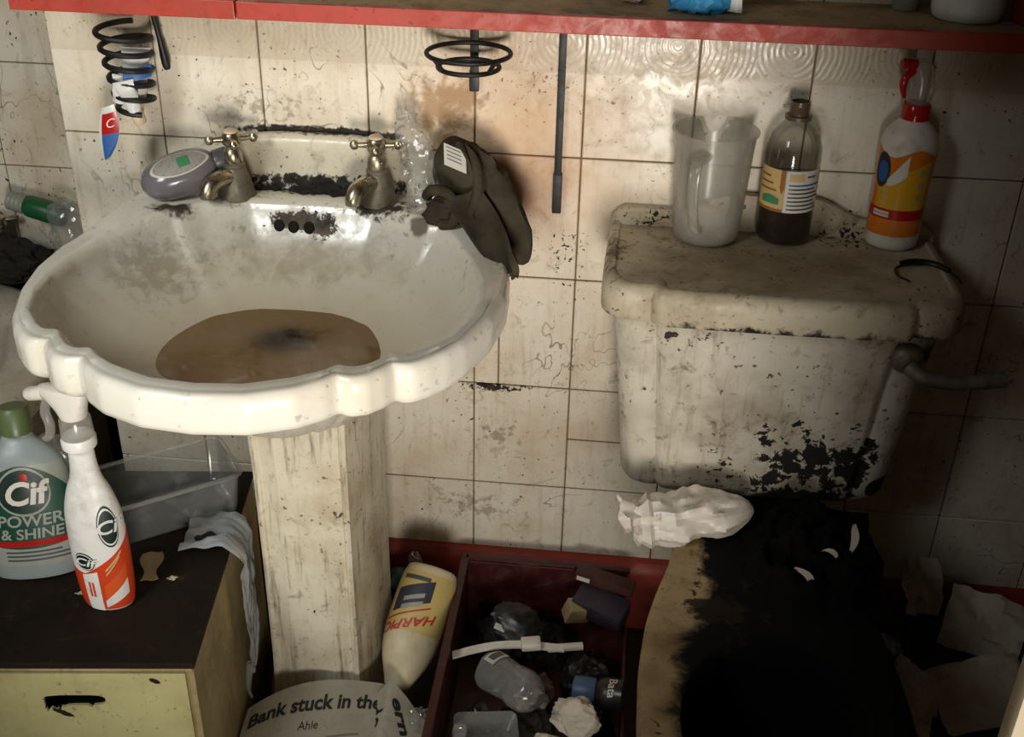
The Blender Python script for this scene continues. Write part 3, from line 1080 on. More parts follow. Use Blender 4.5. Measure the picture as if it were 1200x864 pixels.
def torus(cx, cy, cz, r, tr, ry=None, n=48, m=10):
    ry = ry or r
    rings = []
    for k in range(n):
        a = 2 * PI * k / n
        c, s = math.cos(a), math.sin(a)
        rings.append([(cx + (r + tr * math.cos(b)) * c, cy + (ry + tr * math.cos(b)) * s, cz + tr * math.sin(b)) for b in [2 * PI * q / m for q in range(m)]])
    v, f = loft(rings + [rings[0]], False, False)
    return v, f


obj('upper_ring', torus(0.0, -0.061, 0.066, 0.0545, 0.0032), m_black, rh)
obj('lower_ring', torus(0.0, -0.061, 0.048, 0.040, 0.0032), m_black, rh)
for a in (-2.4, -0.75):
    obj('ring_strut', tube([(0.054 * math.cos(a), -0.061 + 0.054 * math.sin(a), 0.066), (0.040 * math.cos(a), -0.061 + 0.040 * math.sin(a), 0.048)], 0.003, 8), m_black, rh)
rd = thing('black_rod', 'long thin black rod hanging on the tiles between holder and cistern', 'rod', (0.119, -0.004, 0.75))
obj('bar', box(-0.0055, 0.0045, -0.006, 0.0, 0.055, 0.285, 0.0015), m_black, rd)
obj('sleeve', box(-0.0068, 0.0062, -0.0075, 0.0, 0.0, 0.058, 0.002), m_black, rd)

sh = thing('spiral_holder', 'black spiral wire toothbrush holder under the left end of the shelf', 'wire holder', (-0.465, -0.055, 0.878))
N = 190
pts = []
for k in range(N):
    t = k / (N - 1)
    a = PI / 2 + 2 * PI * 5.6 * t
    r = 0.0365 - 0.013 * t
    z = 0.120 - 0.114 * t
    pts.append((0.004 * t + r * math.cos(a), r * math.sin(a) * 0.95, z))
obj('coil', tube(pts, 0.0040, 8), m_black, sh)
obj('stem', tube(smooth_path([(0.030, 0.02, 0.16), (0.032, 0.030, 0.13), (0.036, 0.035, 0.09), (0.040, 0.036, 0.055)], 6), [0.004] * 12 + [0.0045, 0.005, 0.0058, 0.006, 0.006, 0.0055, 0.004], 10), m_black, sh)


def squeeze_tube(length, wid, seed):
    """Half used tube: crimped flat end, round shoulders; axis along local z, crimp at z = length."""
    rr = []
    n = 24
    for k in range(15):
        t = k / 14
        z = 0.012 + (length - 0.012) * t
        fl = max(0.10, 1 - t ** 0.8 * 0.95)
        ww = wid * (0.8 + 0.35 * t)
        rr.append([(ww * math.cos(2 * PI * i / n) + 0.002 * fbm((i * .3, t * 4, 0), 1, seed), ww * fl * math.sin(2 * PI * i / n) + 0.003 * math.sin(t * 7 + seed), z) for i in range(n)])
    return loft(rr)


tb = thing('toothpaste_tube', 'squeezed white toothpaste tube with blue print inside the spiral holder', 'tube', (-0.462, -0.055, 0.889), (0.12, 0.12, 0.5))
obj('body', squeeze_tube(0.085, 0.0165, 3), m_foil, tb)
obj('cap', lathe([(0.011, -0.006), (0.0115, 0.008), (0.009, 0.012), (0.006, 0.014)], 18), m_cap, tb)
obj('blue_stripe', sheet(lambda u, v: (-0.0185 + 0.037 * u, -0.0145 - 0.004 * math.sin(PI * u) + 0.004 * v, 0.040 + 0.016 * v + 0.010 * u), 14, 6, .0008), m_bluep, tb)
tb2 = thing('toothpaste_tube', 'red and blue tube end poking out below the spiral holder', 'tube', (-0.484, -0.066, 0.894), (0, 0, 0))


def leaf(u, v, e=0.0, w0=0.0, w1=1.0):
    # flattened tube end: broad at the top, pointed at the bottom, hanging down and to the left
    uu = w0 + (w1 - w0) * u
    wd = 0.0145 * math.sin(PI * min(1, 0.22 + 0.78 * v) ** 1.15) ** 0.8
    return Vector((-0.004 - 0.016 * v + 0.006 * math.sin(2.2 * v) + (uu - .5) * 2 * wd, -0.018 - 0.004 * math.cos((uu - .5) * 2.6) - 0.004 * v - e, 0.004 - 0.078 * v + 0.006 * (uu - .5)))


obj('foil_body', sheet(lambda u, v: leaf(u, v), 14, 26, .0006), m_foil, tb2)
obj('red_print', sheet(lambda u, v: leaf(u, 0.12 + 0.36 * v, .0016, .16, 1.0), 10, 10, .0004), m_redp, tb2)
obj('blue_print', sheet(lambda u, v: leaf(u, 0.48 + 0.45 * v, .0016, .16, 1.0), 10, 10, .0004), m_bluep, tb2)
text('swirl_lettering', 'C', 0.017, m_white, tb2, lambda x, y: leaf(.6 + x / .026, .30 - y / .078, .0028), 0.0, 0.2)
obj('crimped_top', squeeze_tube(0.05, 0.012, 8), m_foil, tb2, loc=(0.004, -0.004, -0.006), rot=(0.15, 0.25, 0.4))
tb3 = thing('toothpaste_tube', 'small squeezed pale tube with round cap at the bottom of the spiral holder', 'tube', (-0.455, -0.068, 0.880), (0.25, -0.2, 0.2))
obj('body', squeeze_tube(0.055, 0.012, 12), m_foil, tb3)
obj('cap', lathe([(0.001, -0.010), (0.008, -0.010), (0.009, -0.008), (0.009, 0.008), (0.006, 0.013)], 18), m_cap, tb3)

# ------------------------------------------------------------------ things on the basin
gb = thing('grey_bottle', 'glossy grey oval toiletry bottle lying on the basin beside the left tap', 'bottle', (-0.398, -0.088, 0.8075), (math.radians(16), math.radians(-14), math.radians(27)))


def capsule(L, ry, rz, n=28, m=22, p=2.6):
    rr = []
    for k in range(m + 1):
        t = -1 + 2 * k / m
        e = max(0.02, (1 - abs(t) ** p)) ** (1 / 2.2)
        rr.append([(t * L / 2, ry * e * math.cos(2 * PI * i / n), rz * e * math.sin(2 * PI * i / n)) for i in range(n)])
    return loft(rr)


def caps_pt(L, ry, rz, x, th, p=2.6, eps=0.0006):
    t = max(-1, min(1, 2 * x / L))
    e = max(0.02, (1 - abs(t) ** p)) ** (1 / 2.2)
    return Vector((x, (ry * e + eps) * math.cos(th), (rz * e + eps) * math.sin(th)))


GL, GY, GZ = 0.108, 0.034, 0.029
obj('body', capsule(GL, GY, GZ), m_gray, gb)


def gb_label(k, eps):
    V = [caps_pt(GL, GY, GZ, 0.004, math.radians(110), eps=eps)]
    n = 36
    for q in range(1, 6):
        for i in range(n):
            a = 2 * PI * i / n
            x = 0.004 + k * 0.041 * q / 5 * math.cos(a)
            th_ = math.radians(110) + k * 0.58 * q / 5 * math.sin(a)
            V.append(caps_pt(GL, GY, GZ, x, th_, eps=eps))
    Fc = []
    for i in range(n):
        j = (i + 1) % n
        Fc.append((0, 1 + i, 1 + j))
        for q in range(4):
            a = 1 + q * n
            Fc.append((a + i, a + n + i, a + n + j, a + j))
    return V, Fc


obj('label', gb_label(1.0, 0.0005), m_labelw, gb)
obj('label_print', gb_label(0.9, 0.0009), plain('grey_label_print', S(150, 146, 138), .5, dirt=.6, nscale=260), gb)
obj('green_sticker', sheet(lambda u, v: caps_pt(GL, GY, GZ, 0.002 + 0.016 * u, math.radians(98 + 26 * v), eps=.0014), 8, 8, .0003), m_labelg, gb)
obj('cap', moved(lathe([(0.016, 0), (0.0165, 0.002), (0.0165, 0.018), (0.0145, 0.021), (0.001, 0.021)], 22), (0.050, 0, 0), (0, PI / 2, 0)), m_dgray, gb)


def crush_bottle(prof, sx, sy, amp, seed, n=32):
    rr = []
    for r, z in prof:
        rr.append([(r * sx * math.cos(2 * PI * i / n) * (1 + amp * fbm((math.cos(2 * PI * i / n) * 1.2, math.sin(2 * PI * i / n) * 1.2, z * 28), 1, seed)),
                    r * sy * math.sin(2 * PI * i / n) * (1 + amp * fbm((math.cos(2 * PI * i / n) * 1.2, math.sin(2 * PI * i / n) * 1.2, z * 28), 1, seed + 7)), z) for i in range(n)])
    return loft(rr, True, False)


def zprof(pts, k=4):
    out = []
    P = [(p[0], 0, p[1]) for p in pts]
    for v in smooth_path(P, k):
        out.append((v.x, v.z))
    return out


cb = thing('clear_bottle', 'crushed clear plastic bottle leaning on the tiles beside the right tap', 'bottle', (-0.050, -0.095, 0.776), (math.radians(-24), math.radians(-18), 0))
obj('body', crush_bottle(zprof([(0.004, 0.001), (0.019, 0.0), (0.0235, 0.006), (0.022, 0.03), (0.024, 0.06), (0.022, 0.085), (0.0225, 0.105), (0.018, 0.120), (0.0125, 0.130), (0.0125, 0.146)], 5), 1, .9, .38, 5), m_film, cb, sharp=25)
obj('neck_ring', torus(0, 0, 0.132, 0.0135, 0.0018), m_clear, cb)

cl = thing('dark_cloth', 'crumpled dark olive cloth with a white tag draped over the basin corner', 'cloth', (0, 0, 0))


def cloth_body():
    path = smooth_path([(-0.026, -0.050, 0.868), (-0.020, -0.060, 0.850), (-0.004, -0.075, 0.822), (0.018, -0.090, 0.797), (0.046, -0.110, 0.775), (0.070, -0.128, 0.752), (0.088, -0.140, 0.728)], 7)
    wid = [0.006, 0.030, 0.046, 0.048, 0.040, 0.030, 0.004]
    rr = []
    n = 40
    for k, p in enumerate(path):
        t = k / (len(path) - 1) * (len(wid) - 1)
        i0 = min(int(t), len(wid) - 2)
        wd = wid[i0] + (wid[i0 + 1] - wid[i0]) * (t - i0)
        d = (path[min(k + 1, len(path) - 1)] - path[max(k - 1, 0)]).normalized()
        a = Vector((0.62, -0.1, 0.78))
        a = (a - d * a.dot(d)).normalized()
        b = d.cross(a)
        ring = []
        for i in range(n):
            th_ = 2 * PI * i / n
            q = 1 + 0.30 * (ridge((math.cos(th_) * 1.1, math.sin(th_) * 1.1, k * 0.045), 1.2, 4) - .3) + 0.05 * fbm((math.cos(th_), math.sin(th_), k * .06), 2, 6, 2)
            ring.append(p + a * (wd * q * math.cos(th_)) + b * (min(wd * 0.7, 0.026) * q * math.sin(th_)))
        rr.append(ring)
    return loft(rr)


obj('bunched_fabric', cloth_body(), m_cloth, cl, sharp=60)


def strip(path, wdir, wid, thick=0.003, k=10):
    P = smooth_path(path, k)
    W = Vector(wdir).normalized()
    n = len(P)

    def f(u, v):
        i = int(round(v * (n - 1)))
        w_ = wid(v) if callable(wid) else wid
        return P[i] + W * (w_ * (u - .5)) + Vector((0, -0.002, 0.003)) * math.sin(7 * u + 9 * v)
    return sheet(f, 12, n, thick)


obj('hanging_flap', strip([(0.000, -0.128, 0.815), (0.022, -0.150, 0.795), (0.045, -0.180, 0.776), (0.062, -0.200, 0.762), (0.074, -0.208, 0.752), (0.079, -0.211, 0.740)], (1, 0.45, 0.35), lambda v: 0.046 * (1 - v ** 2) + 0.004, 0.004), m_cloth, cl)
obj('edge_band', strip([(-0.006, -0.080, 0.868), (0.012, -0.108, 0.850), (0.022, -0.128, 0.822), (0.020, -0.142, 0.796), (0.030, -0.158, 0.782)], (1, 0.25, 0.0), 0.014, 0.004), m_cloth, cl)
obj('rolled_cuff', tube(smooth_path([(-0.052, -0.100, 0.800), (-0.040, -0.122, 0.818), (-0.018, -0.132, 0.818), (-0.006, -0.138, 0.798), (-0.012, -0.140, 0.780), (-0.028, -0.136, 0.776)], 6), 0.0075, 10), m_cloth, cl)
obj('cuff_fill', crumple((0.026, 0.018, 0.022), .3, 1.5, 21), m_cloth, cl, loc=(-0.026, -0.118, 0.772))
obj('white_tag', sheet(lambda u, v: (-0.030 + 0.030 * u + 0.004 * v, -0.088 - 0.022 * v - 0.004 * u, 0.872 - 0.010 * u - 0.022 * v), 6, 6, .0008), m_labelw, cl)
for k in range(4):
    obj('tag_print', sheet(lambda u, v, k=k: (-0.026 + 0.020 * u + 0.001 * k, -0.0925 - 0.004 * k - 0.0027 * u, 0.8692 - 0.0067 * u - 0.004 * k - .0008 * v), 4, 2, .0003), m_dgray, cl)

# ------------------------------------------------------------------ things on the cistern lid
LZ = 0.7455
jug = thing('measuring_jug', 'translucent white plastic jug standing on the cistern lid', 'jug', (0.327, -0.052, LZ))
JN = 48


def jring(r, z, spout=0.0):
    out = []
    for i in range(JN):
        a = 2 * PI * i / JN
        d = math.atan2(math.sin(a - 1.35), math.cos(a - 1.35))
        k = math.exp(-(d / 0.45) ** 2) * spout * 0.12
        out.append(((r + k) * math.cos(a), (r + k) * math.sin(a), z + k * 0.9))
    return out


obj('body', loft([jring(0.030, 0.0012), jring(0.040, 0.0015), jring(0.0445, 0.006), jring(0.0465, 0.02), jring(0.053, 0.13, .006), jring(0.0545, 0.148, 0.014), jring(0.0575, 0.150, .015), jring(0.0575, 0.153, .015), jring(0.0535, 0.153, .014),
                  jring(0.0515, 0.13, .005), jring(0.045, 0.02), jring(0.043, 0.006), jring(0.030, 0.004)], False, False), m_milky, jug, sharp=60)
obj('base', lathe([(0.001, 0.001), (0.0395, 0.001), (0.0405, 0.0035), (0.001, 0.0045)], 40), m_milky, jug)
hp = smooth_path([(-0.012, -0.048, 0.128), (-0.022, -0.068, 0.130), (-0.027, -0.080, 0.118), (-0.026, -0.079, 0.08), (-0.022, -0.070, 0.045), (-0.018, -0.055, 0.034), (-0.014, -0.042, 0.032)], 6)
obj('handle', tube(hp, 0.0105, 12, 0.55), m_milky, jug)

bb = thing('brown_bottle', 'smoky bottle of dark liquid without a cap on the cistern lid', 'bottle', (0.433, -0.038, LZ))
BP = [(0.001, 0.0), (0.030, 0.0), (0.0355, 0.004), (0.0375, 0.012), (0.0375, 0.118), (0.0365, 0.132), (0.031, 0.148), (0.022, 0.160), (0.0155, 0.166), (0.0135, 0.168)]
obj('glass_body', lathe(BP, 40, caps=False), m_brownglass, bb)
obj('liquid', lathe([(0.001, 0.002), (0.029, 0.0025), (0.0345, 0.006), (0.0362, 0.013), (0.0362, 0.056), (0.001, 0.0562)], 36), m_syrup, bb)
obj('neck', lathe([(0.0135, 0.167), (0.0175, 0.168), (0.0175, 0.173), (0.0128, 0.174), (0.0128, 0.178), (0.0136, 0.179), (0.0128, 0.1805), (0.0136, 0.183), (0.0128, 0.1845), (0.0136, 0.187), (0.0128, 0.189), (0.0128, 0.1915), (0.0108, 0.1915), (0.0105, 0.168)], 28, caps=False), plain('dusky_neck_plastic', S(92, 76, 58), .25), bb)
bs = surf(BP)
obj('front_label', patch(bs, math.radians(188), math.radians(255), 0.050, 0.108), m_cream, bb)
obj('back_label', patch(bs, math.radians(255.5), math.radians(342), 0.050, 0.108), m_labelw, bb)
obj('green_print', patch(bs, math.radians(205), math.radians(246), 0.060, 0.070, eps=.0012, top=lambda u: .068 + .004 * math.sin(PI * u)), m_labelg, bb)
obj('brown_print', patch(bs, math.radians(190), math.radians(255), 0.050, 0.054, eps=.0012), m_brownlab, bb)
obj('drop_print', patch(bs, math.radians(245), math.radians(254), 0.076, 0.108, 8, 10, eps=.0013, bot=lambda u: .084 - .008 * math.sin(PI * u)), m_brownlab, bb)
for k in range(9):
    zz = 0.054 + k * 0.0056
    if k in (7,):
        obj('badge_print', patch(bs, math.radians(262), math.radians(292), 0.094, 0.104, 10, 4, eps=.0012), m_cream, bb)
        continue
    obj('print_line', patch(bs, math.radians(262 if k < 7 else 298), math.radians(336 - (k * 7) % 20), zz, zz + 0.0022, 12, 2, eps=.0012), m_dgray if k != 6 else m_bluep, bb)
for k in range(3):
    obj('print_line', patch(bs, math.radians(195), math.radians(238 - 8 * k), 0.078 + .009 * k, 0.0805 + .009 * k, 10, 2, eps=.0012), m_brownlab, bb)

ys = thing('yellow_spray_bottle', 'yellow and orange labelled white spray bottle with red collar on cistern lid', 'spray bottle', (0.580, -0.040, LZ), (0, 0, 0.0))
YP = [(0.001, 0.0), (0.026, 0.0), (0.031, 0.004), (0.0325, 0.012), (0.0325, 0.05), (0.033, 0.09), (0.034, 0.125), (0.035, 0.138), (0.034, 0.148), (0.031, 0.158), (0.024, 0.168), (0.0165, 0.176), (0.0155, 0.18)]
ysx, ysy = 1.08, 0.92
obj('bottle_body', lathe(YP, 40, ysx, ysy), m_whiteg, ys)
yf = surf(YP, ysx, ysy)
a0, a1 = math.radians(150), math.radians(390)
obj('orange_sleeve', patch(yf, a0, a1, 0.022, 0.137, 40, 10, .0005, top=lambda u: 0.137 + .006 * math.sin(14 * u)), m_amber, ys)
obj('yellow_panel', patch(yf, math.radians(205), math.radians(318), 0.058, 0.122, 30, 10, .0009, top=lambda u: .098 + .030 * u), m_yellow, ys)
obj('red_band', patch(yf, math.radians(180), math.radians(335), 0.046, 0.060, 30, 5, .0012), m_redp, ys)
obj('dark_emblem', disc_on(yf, math.radians(212), 0.112, 0.34, 0.024, eps=.0013), m_navy, ys)
obj('blue_emblem', disc_on(yf, math.radians(214), 0.110, 0.22, 0.015, eps=.0017), m_bluep, ys)
obj('white_swoosh', patch(yf, math.radians(228), math.radians(266), 0.09, 0.136, 14, 8, .0014, top=lambda u: .100 + .036 * u, bot=lambda u: .092 + .016 * u * u), m_whiteg, ys)
for k in range(3):
    obj('round_icon', disc_on(yf, math.radians(298), 0.078 + .017 * k, 0.10, 0.0045, eps=.0014), m_silver, ys)
obj('band_print', patch(yf, math.radians(206), math.radians(244), 0.0535, 0.057, 10, 2, .0018), m_labelw, ys)
obj('band_print', patch(yf, math.radians(206), math.radians(244), 0.0490, 0.0525, 10, 2, .0018), m_labelw, ys)
for k in range(3):
    obj('panel_print', patch(yf, math.radians(222), math.radians(234), 0.066 + .009 * k, 0.071 + .009 * k, 6, 2, .0016), m_cream, ys)
obj('collar', lathe([(0.0165, 0.176), (0.0185, 0.177), (0.0180, 0.195), (0.0165, 0.197)], 26), m_redp, ys)
hd = obj('spray_head', loft([[(x * sxx + ox, y * syy, z) for x, y in [(0.016 * math.cos(2 * PI * i / 24), 0.016 * math.sin(2 * PI * i / 24)) for i in range(24)]] for z, sxx, syy, ox in
          ((0.196, .85, .85, 0), (0.203, 1.0, .95, 0.001), (0.216, 1.02, .95, 0.002), (0.230, .95, .85, 0.001), (0.242, .95, .72, -0.003), (0.250, 0.85, .6, -0.005), (0.253, .6, .4, -0.006))]), m_milky, ys)
obj('trigger', tube(smooth_path([(-0.012, -0.004, 0.240), (-0.022, -0.008, 0.232), (-0.024, -0.009, 0.220), (-0.020, -0.008, 0.205)], 5), [0.0055] * 10 + [0.005, 0.0045, 0.004, 0.0035, 0.003, 0.0025], 10), m_redp, hd)
obj('nozzle', tube([(-0.012, -0.004, 0.247), (-0.028, -0.010, 0.249), (-0.031, -0.011, 0.249)], [0.0065, 0.0065, 0.005], 14), m_redp, hd)

hb = thing('black_elastic_band', 'loose black elastic hair band on the cistern lid', 'hair band', (0.600, -0.125, LZ))
obj('thin_loop', tube(smooth_path([(-0.018, -0.040, 0.002), (-0.030, -0.022, 0.002), (-0.026, 0.002, 0.002), (0.0, 0.014, 0.003), (0.028, 0.010, 0.003), (0.045, -0.014, 0.002), (0.048, -0.036, 0.002)], 7), 0.0016, 8), m_darkplas, hb)
obj('thick_band', tube(smooth_path([(-0.020, 0.010, 0.004), (0.0, 0.018, 0.005), (0.024, 0.013, 0.005), (0.040, -0.004, 0.004)], 7), 0.0042, 10, .6), m_darkplas, hb)

# ------------------------------------------------------------------ far left: bath, tap, bottle, bags
bath = thing('bathtub', 'dirty white bathtub at the left edge behind the basin', 'bathtub', (-1.0, -0.6, 0))
bo = [(-0.34, -0.85), (0.33, -0.85), (0.345, -0.80), (0.345, 0.48), (0.335, 0.60), (0.31, 0.70), (0.27, 0.76), (0.18, 0.80), (0.08, 0.85), (-0.30, 0.86), (-0.34, 0.80)]
NBA = 90
bc = (0, 0)
BO = blur(polar(bo, bc, NBA), 2)
BI = blur(scl(polar(bo, bc, NBA), bc, 0.80, 0.90), 4)
obj('shell', loft([T3(inset(BO, bc, .02), 0.42), T3(BO, 0.425), T3(BO, 0.452), T3(inset(BO, bc, .006), 0.463), T3(inset(BO, bc, .02), 0.467), T3(inset(BI, bc, -.02), 0.467), T3(BI, 0.460), T3(scl(BI, bc, .96), 0.40), T3(scl(BI, bc, .86), 0.18), T3(scl(BI, bc, .7), 0.12)], False), m_bathp, bath, sharp=50)
obj('side_panel', box(0.315, 0.332, -0.84, 0.70, 0.0, 0.424, .002), m_panel, bath, smooth=False)
lg = thing('dark_ledge', 'dark grimy ledge behind the bath below the recess tiles', 'ledge', (-1.0, 0.30, 0))
obj('ledge_top', box(-0.35, 0.38, -0.03, 0.034, 0.46, 0.485, .003), m_darktop, lg, smooth=False)
obj('ledge_front', box(-0.35, 0.38, -0.02, 0.034, 0.0, 0.46, .003), m_darktop, lg, smooth=False)
bt = thing('bath_tap', 'dull chrome bath tap at the far left edge beside green bottle', 'tap', (-0.915, 0.305, 0.485))
obj('tap_body', lathe([(0.024, 0), (0.024, 0.005), (0.018, 0.012), (0.016, 0.03), (0.012, 0.04), (0.010, 0.055)], 20), m_limescale, bt)
hv = [lathe([(0.013, 0.054), (0.015, 0.058), (0.013, 0.070), (0.001, 0.072)], 16)]
for k in range(4):
    a = 0.5 + k * PI / 2
    hv.append(tube([(0, 0, .064), (0.032 * math.cos(a), 0.032 * math.sin(a), .064), (0.036 * math.cos(a), 0.036 * math.sin(a), .064)], [0.004, 0.006, 0.003], 10))
obj('cross_handle', join(*hv), m_chrome, bt)
obj('spout', tube(smooth_path([(0, 0, 0.03), (0.01, -0.04, 0.034), (0.02, -0.08, 0.02)], 6), 0.011, 12), m_chrome, bt)
gn = thing('green_bottle', 'green bottle lying on its side with ribbed silver cap at far left', 'bottle', (-0.885, 0.305, 0.590), (0, math.radians(103), math.radians(-4)))
obj('body', lathe([(0.012, 0.030), (0.019, 0.036), (0.020, 0.042), (0.020, 0.10), (0.017, 0.106), (0.001, 0.107)], 24), m_greeng, gn)
obj('ribbed_cap', lathe([(0.001, 0.0), (0.017, 0.0), (0.018, 0.003), (0.0165, 0.008), (0.018, 0.011), (0.0165, 0.016), (0.018, 0.019), (0.0165, 0.024), (0.018, 0.028), (0.016, 0.031)], 24), m_silver, gn)
tag(obj('clear_bag', facets((0.045, 0.040, 0.085), 31, 4, 24, .3), m_film, sharp=20, loc=(-0.765, 0.275, 0.487)), 'clear crumpled plastic bag beside the wall corner behind the basin', 'bag')
tag(obj('dark_bag', crumple((0.075, 0.04, 0.045), .35, 1.8, 37), m_gunk, sharp=30, loc=(-0.875, 0.245, 0.469)), 'dark crumpled rubbish under the bath tap at the far left', 'rubbish')

# ------------------------------------------------------------------ cabinet and what stands on it
CZ = 0.345
CA = math.radians(7)
cab = thing('small_cabinet', 'low cabinet with dark brown top and pale yellow front beside the pedestal', 'cabinet', (-0.279, -0.535, 0), (0, 0, CA))
CWD, CDP = 0.315, 0.41
obj('side_panel', box(-0.014, 0, 0.002, CDP, 0, CZ - 0.010, .001), m_brownside, cab, smooth=False)
obj('side_panel', box(-CWD, -CWD + 0.014, 0.002, CDP, 0, CZ - 0.010, .001), m_brownside, cab, smooth=False)
obj('back_panel', box(-CWD + 0.014, -0.014, CDP - 0.008, CDP, 0, CZ - 0.010), m_brownside, cab, smooth=False)
obj('bottom_panel', box(-CWD + 0.014, -0.014, 0.012, CDP - 0.008, 0.03, 0.042), m_brownside, cab, smooth=False)
obj('top_board', box(-CWD - 0.002, 0.003, -0.004, CDP, CZ - 0.0095, CZ, .0015), m_darktop, cab, smooth=False)
obj('top_rail', box(-CWD, -0.0005, -0.003, 0.010, CZ - 0.015, CZ - 0.0097, .0008), m_brownside, cab, smooth=False)
# drawer front with a torn finger slot
x0, x1, z0, z1 = -CWD + 0.003, -0.010, 0.035, CZ - 0.018
slot = []
NS = 64
sxc, szc, shw, shh = -0.150, 0.282, 0.036, 0.0085
for k in range(NS):
    a = 2 * PI * k / NS
    c, s = math.cos(a), math.sin(a)
    px = sxc + math.copysign(abs(c) ** 0.45, c) * shw
    pz = szc + math.copysign(abs(s) ** 0.7, s) * shh
    rag = 0.010 * max(0, fbm((c * 3, s * 3, 0), 2.2, 5)) + 0.006 * max(0, -c)
    if s < 0 and c < 0.2:
        pz -= rag * 1.6
    if c < -0.6:
        px -= rag * 0.8
    slot.append((px, pz))
bm = bmesh.new()
lo_out = [bm.verts.new((x, 0, z)) for x, z in ((x0, z0), (x1, z0), (x1, z1), (x0, z1))]
lo_in = [bm.verts.new((x, 0, z)) for x, z in slot]
for lo in (lo_out, lo_in):
    for a, b in zip(lo, lo[1:] + lo[:1]):
        bm.edges.new((a, b))
bmesh.ops.triangle_fill(bm, use_beauty=True, use_dissolve=False, edges=bm.edges[:])
fs = bm.faces[:]
ext = bmesh.ops.extrude_face_region(bm, geom=fs)
for v in ext['geom']:
    if isinstance(v, bmesh.types.BMVert):
        v.co.y = 0.0005
for v in lo_out + lo_in:
    v.co.y = -0.003
bm.verts.index_update()
df = ([v.co.copy() for v in bm.verts], [tuple(v.index for v in f.verts) for f in bm.faces])
bm.free()
obj('drawer_front', df, m_yellowwood, cab, smooth=False)
obj('slot_shade_box', box(x0 + .01, x1 - .008, 0.030, 0.30, z0 + 0.01, z1 - .02), m_hole, cab, smooth=False)  # solid box coloured dark, painted shade seen through the finger slot
for dx, dz, ln in ((-0.172, 0.258, 0.012), (-0.050, 0.312, 0.006)):
    obj('chip', moved(crumple((ln, 0.0015, 0.0028), .6, 2.5, int(dx * -900), 3, False), (dx, -0.0035, dz), (0, 0.5, 0)), m_hole, cab)


def cab_w(lx, ly, z=CZ):
    c, s = math.cos(CA), math.sin(CA)
    return (-0.279 + lx * c - ly * s, -0.535 + lx * s + ly * c, z)


# white spray bottle
ws = thing('white_spray_bottle', 'white trigger spray bottle with orange lower label on the small cabinet', 'spray bottle', (-0.424, -0.437, CZ + 0.0005), (0, 0, math.radians(-8)))
WP = zprof([(0.001, 0.0), (0.028, 0.0), (0.034, 0.005), (0.037, 0.03), (0.0385, 0.07), (0.0385, 0.11), (0.0365, 0.145), (0.029, 0.175), (0.021, 0.195), (0.0175, 0.215), (0.0165, 0.240), (0.016, 0.245)], 3)
wsx, wsy = 1.0, 0.72
obj('bottle_body', lathe(WP, 44, wsx, wsy), m_white, ws)
wf = surf(WP, wsx, wsy)
obj('orange_label', patch(wf, math.radians(165), math.radians(385), 0.004, 0.07, 44, 10, .0006, top=lambda u: 0.062 + 0.060 * max(0, u - 0.42) / 0.58 if u > 0.42 else 0.062 + .01 * (0.42 - u)), m_redor, ws)
obj('amber_flash', patch(wf, math.radians(292), math.radians(345), 0.03, 0.05, 18, 6, .001, top=lambda u: .044 + .030 * u, bot=lambda u: .022 + .026 * u), m_orange, ws)
obj('white_flash', patch(wf, math.radians(290), math.radians(345), 0.012, 0.02, 18, 6, .0011, top=lambda u: .020 + .030 * u, bot=lambda u: .008 + .018 * u), m_white, ws)
obj('white_stripe', patch(wf, math.radians(252), math.radians(284), 0.002, 0.064, 14, 8, .0012, top=lambda u: .060 + .008 * u), m_white, ws)
for k in range(2):
    obj('stripe_print', patch(wf, math.radians(262 + 7 * k), math.radians(266 + 7 * k), 0.026, 0.050, 3, 6, .0018), m_redor, ws)
for (ac, zc, ra, rz, ts) in ((math.radians(262), 0.082, 0.36, 0.0135, 0.017), (math.radians(322), 0.135, 0.40, 0.030, 0.026)):
    em = obj('oval_emblem', disc_on(wf, ac, zc, ra, rz, eps=.0010), m_blackgreen, ws)
    obj('emblem_border', disc_on(wf, ac, zc, ra * .92, rz * .90, eps=.0014), m_white, em)
    obj('emblem_field', disc_on(wf, ac, zc, ra * .84, rz * .80, eps=.0018), m_blackgreen, em)
    text('emblem_lettering', 'Cif', ts, m_white, em, on(wf, ac, zc, 0.030, .0024), 0.02, 0.25)
for k in range(2):
    obj('label_print', patch(wf, math.radians(300), math.radians(338 - 6 * k), 0.07, 0.08, 14, 2, .0016, top=lambda u, k=k: .0715 + .026 * u - .007 * k, bot=lambda u, k=k: .068 + .026 * u - .007 * k), m_cream, ws)
obj('neck_ring', lathe([(0.0165, 0.240), (0.0205, 0.242), (0.021, 0.252), (0.019, 0.256)], 26), m_white, ws)
obj('collar', lathe([(0.019, 0.255), (0.0195, 0.258), (0.0185, 0.280), (0.016, 0.284)], 24), m_milky, ws)
wh = obj('spray_head', loft([[(x * sxx + ox, y * syy - 0.0, z) for x, y in [(0.016 * math.cos(2 * PI * i / 24), 0.016 * math.sin(2 * PI * i / 24)) for i in range(24)]] for z, sxx, syy, ox in
          ((0.283, 1.0, 1.0, 0), (0.292, 1.25, .95, -0.002), (0.303, 1.7, .85, -0.006), (0.313, 2.0, .8, -0.010), (0.320, 1.9, .7, -0.010), (0.323, 1.4, .4, -0.010))]), m_whiteg, ws)
obj('trigger', tube(smooth_path([(-0.030, -0.003, 0.305), (-0.036, -0.004, 0.285), (-0.033, -0.004, 0.268), (-0.036, -0.004, 0.252), (-0.042, -0.005, 0.246)], 5), 0.0058, 10, .7), m_milky, wh)
obj('nozzle', tube([(-0.034, -0.002, 0.311), (-0.052, -0.004, 0.308), (-0.056, -0.004, 0.307)], [0.009, 0.009, 0.007], 14), m_whiteg, wh)

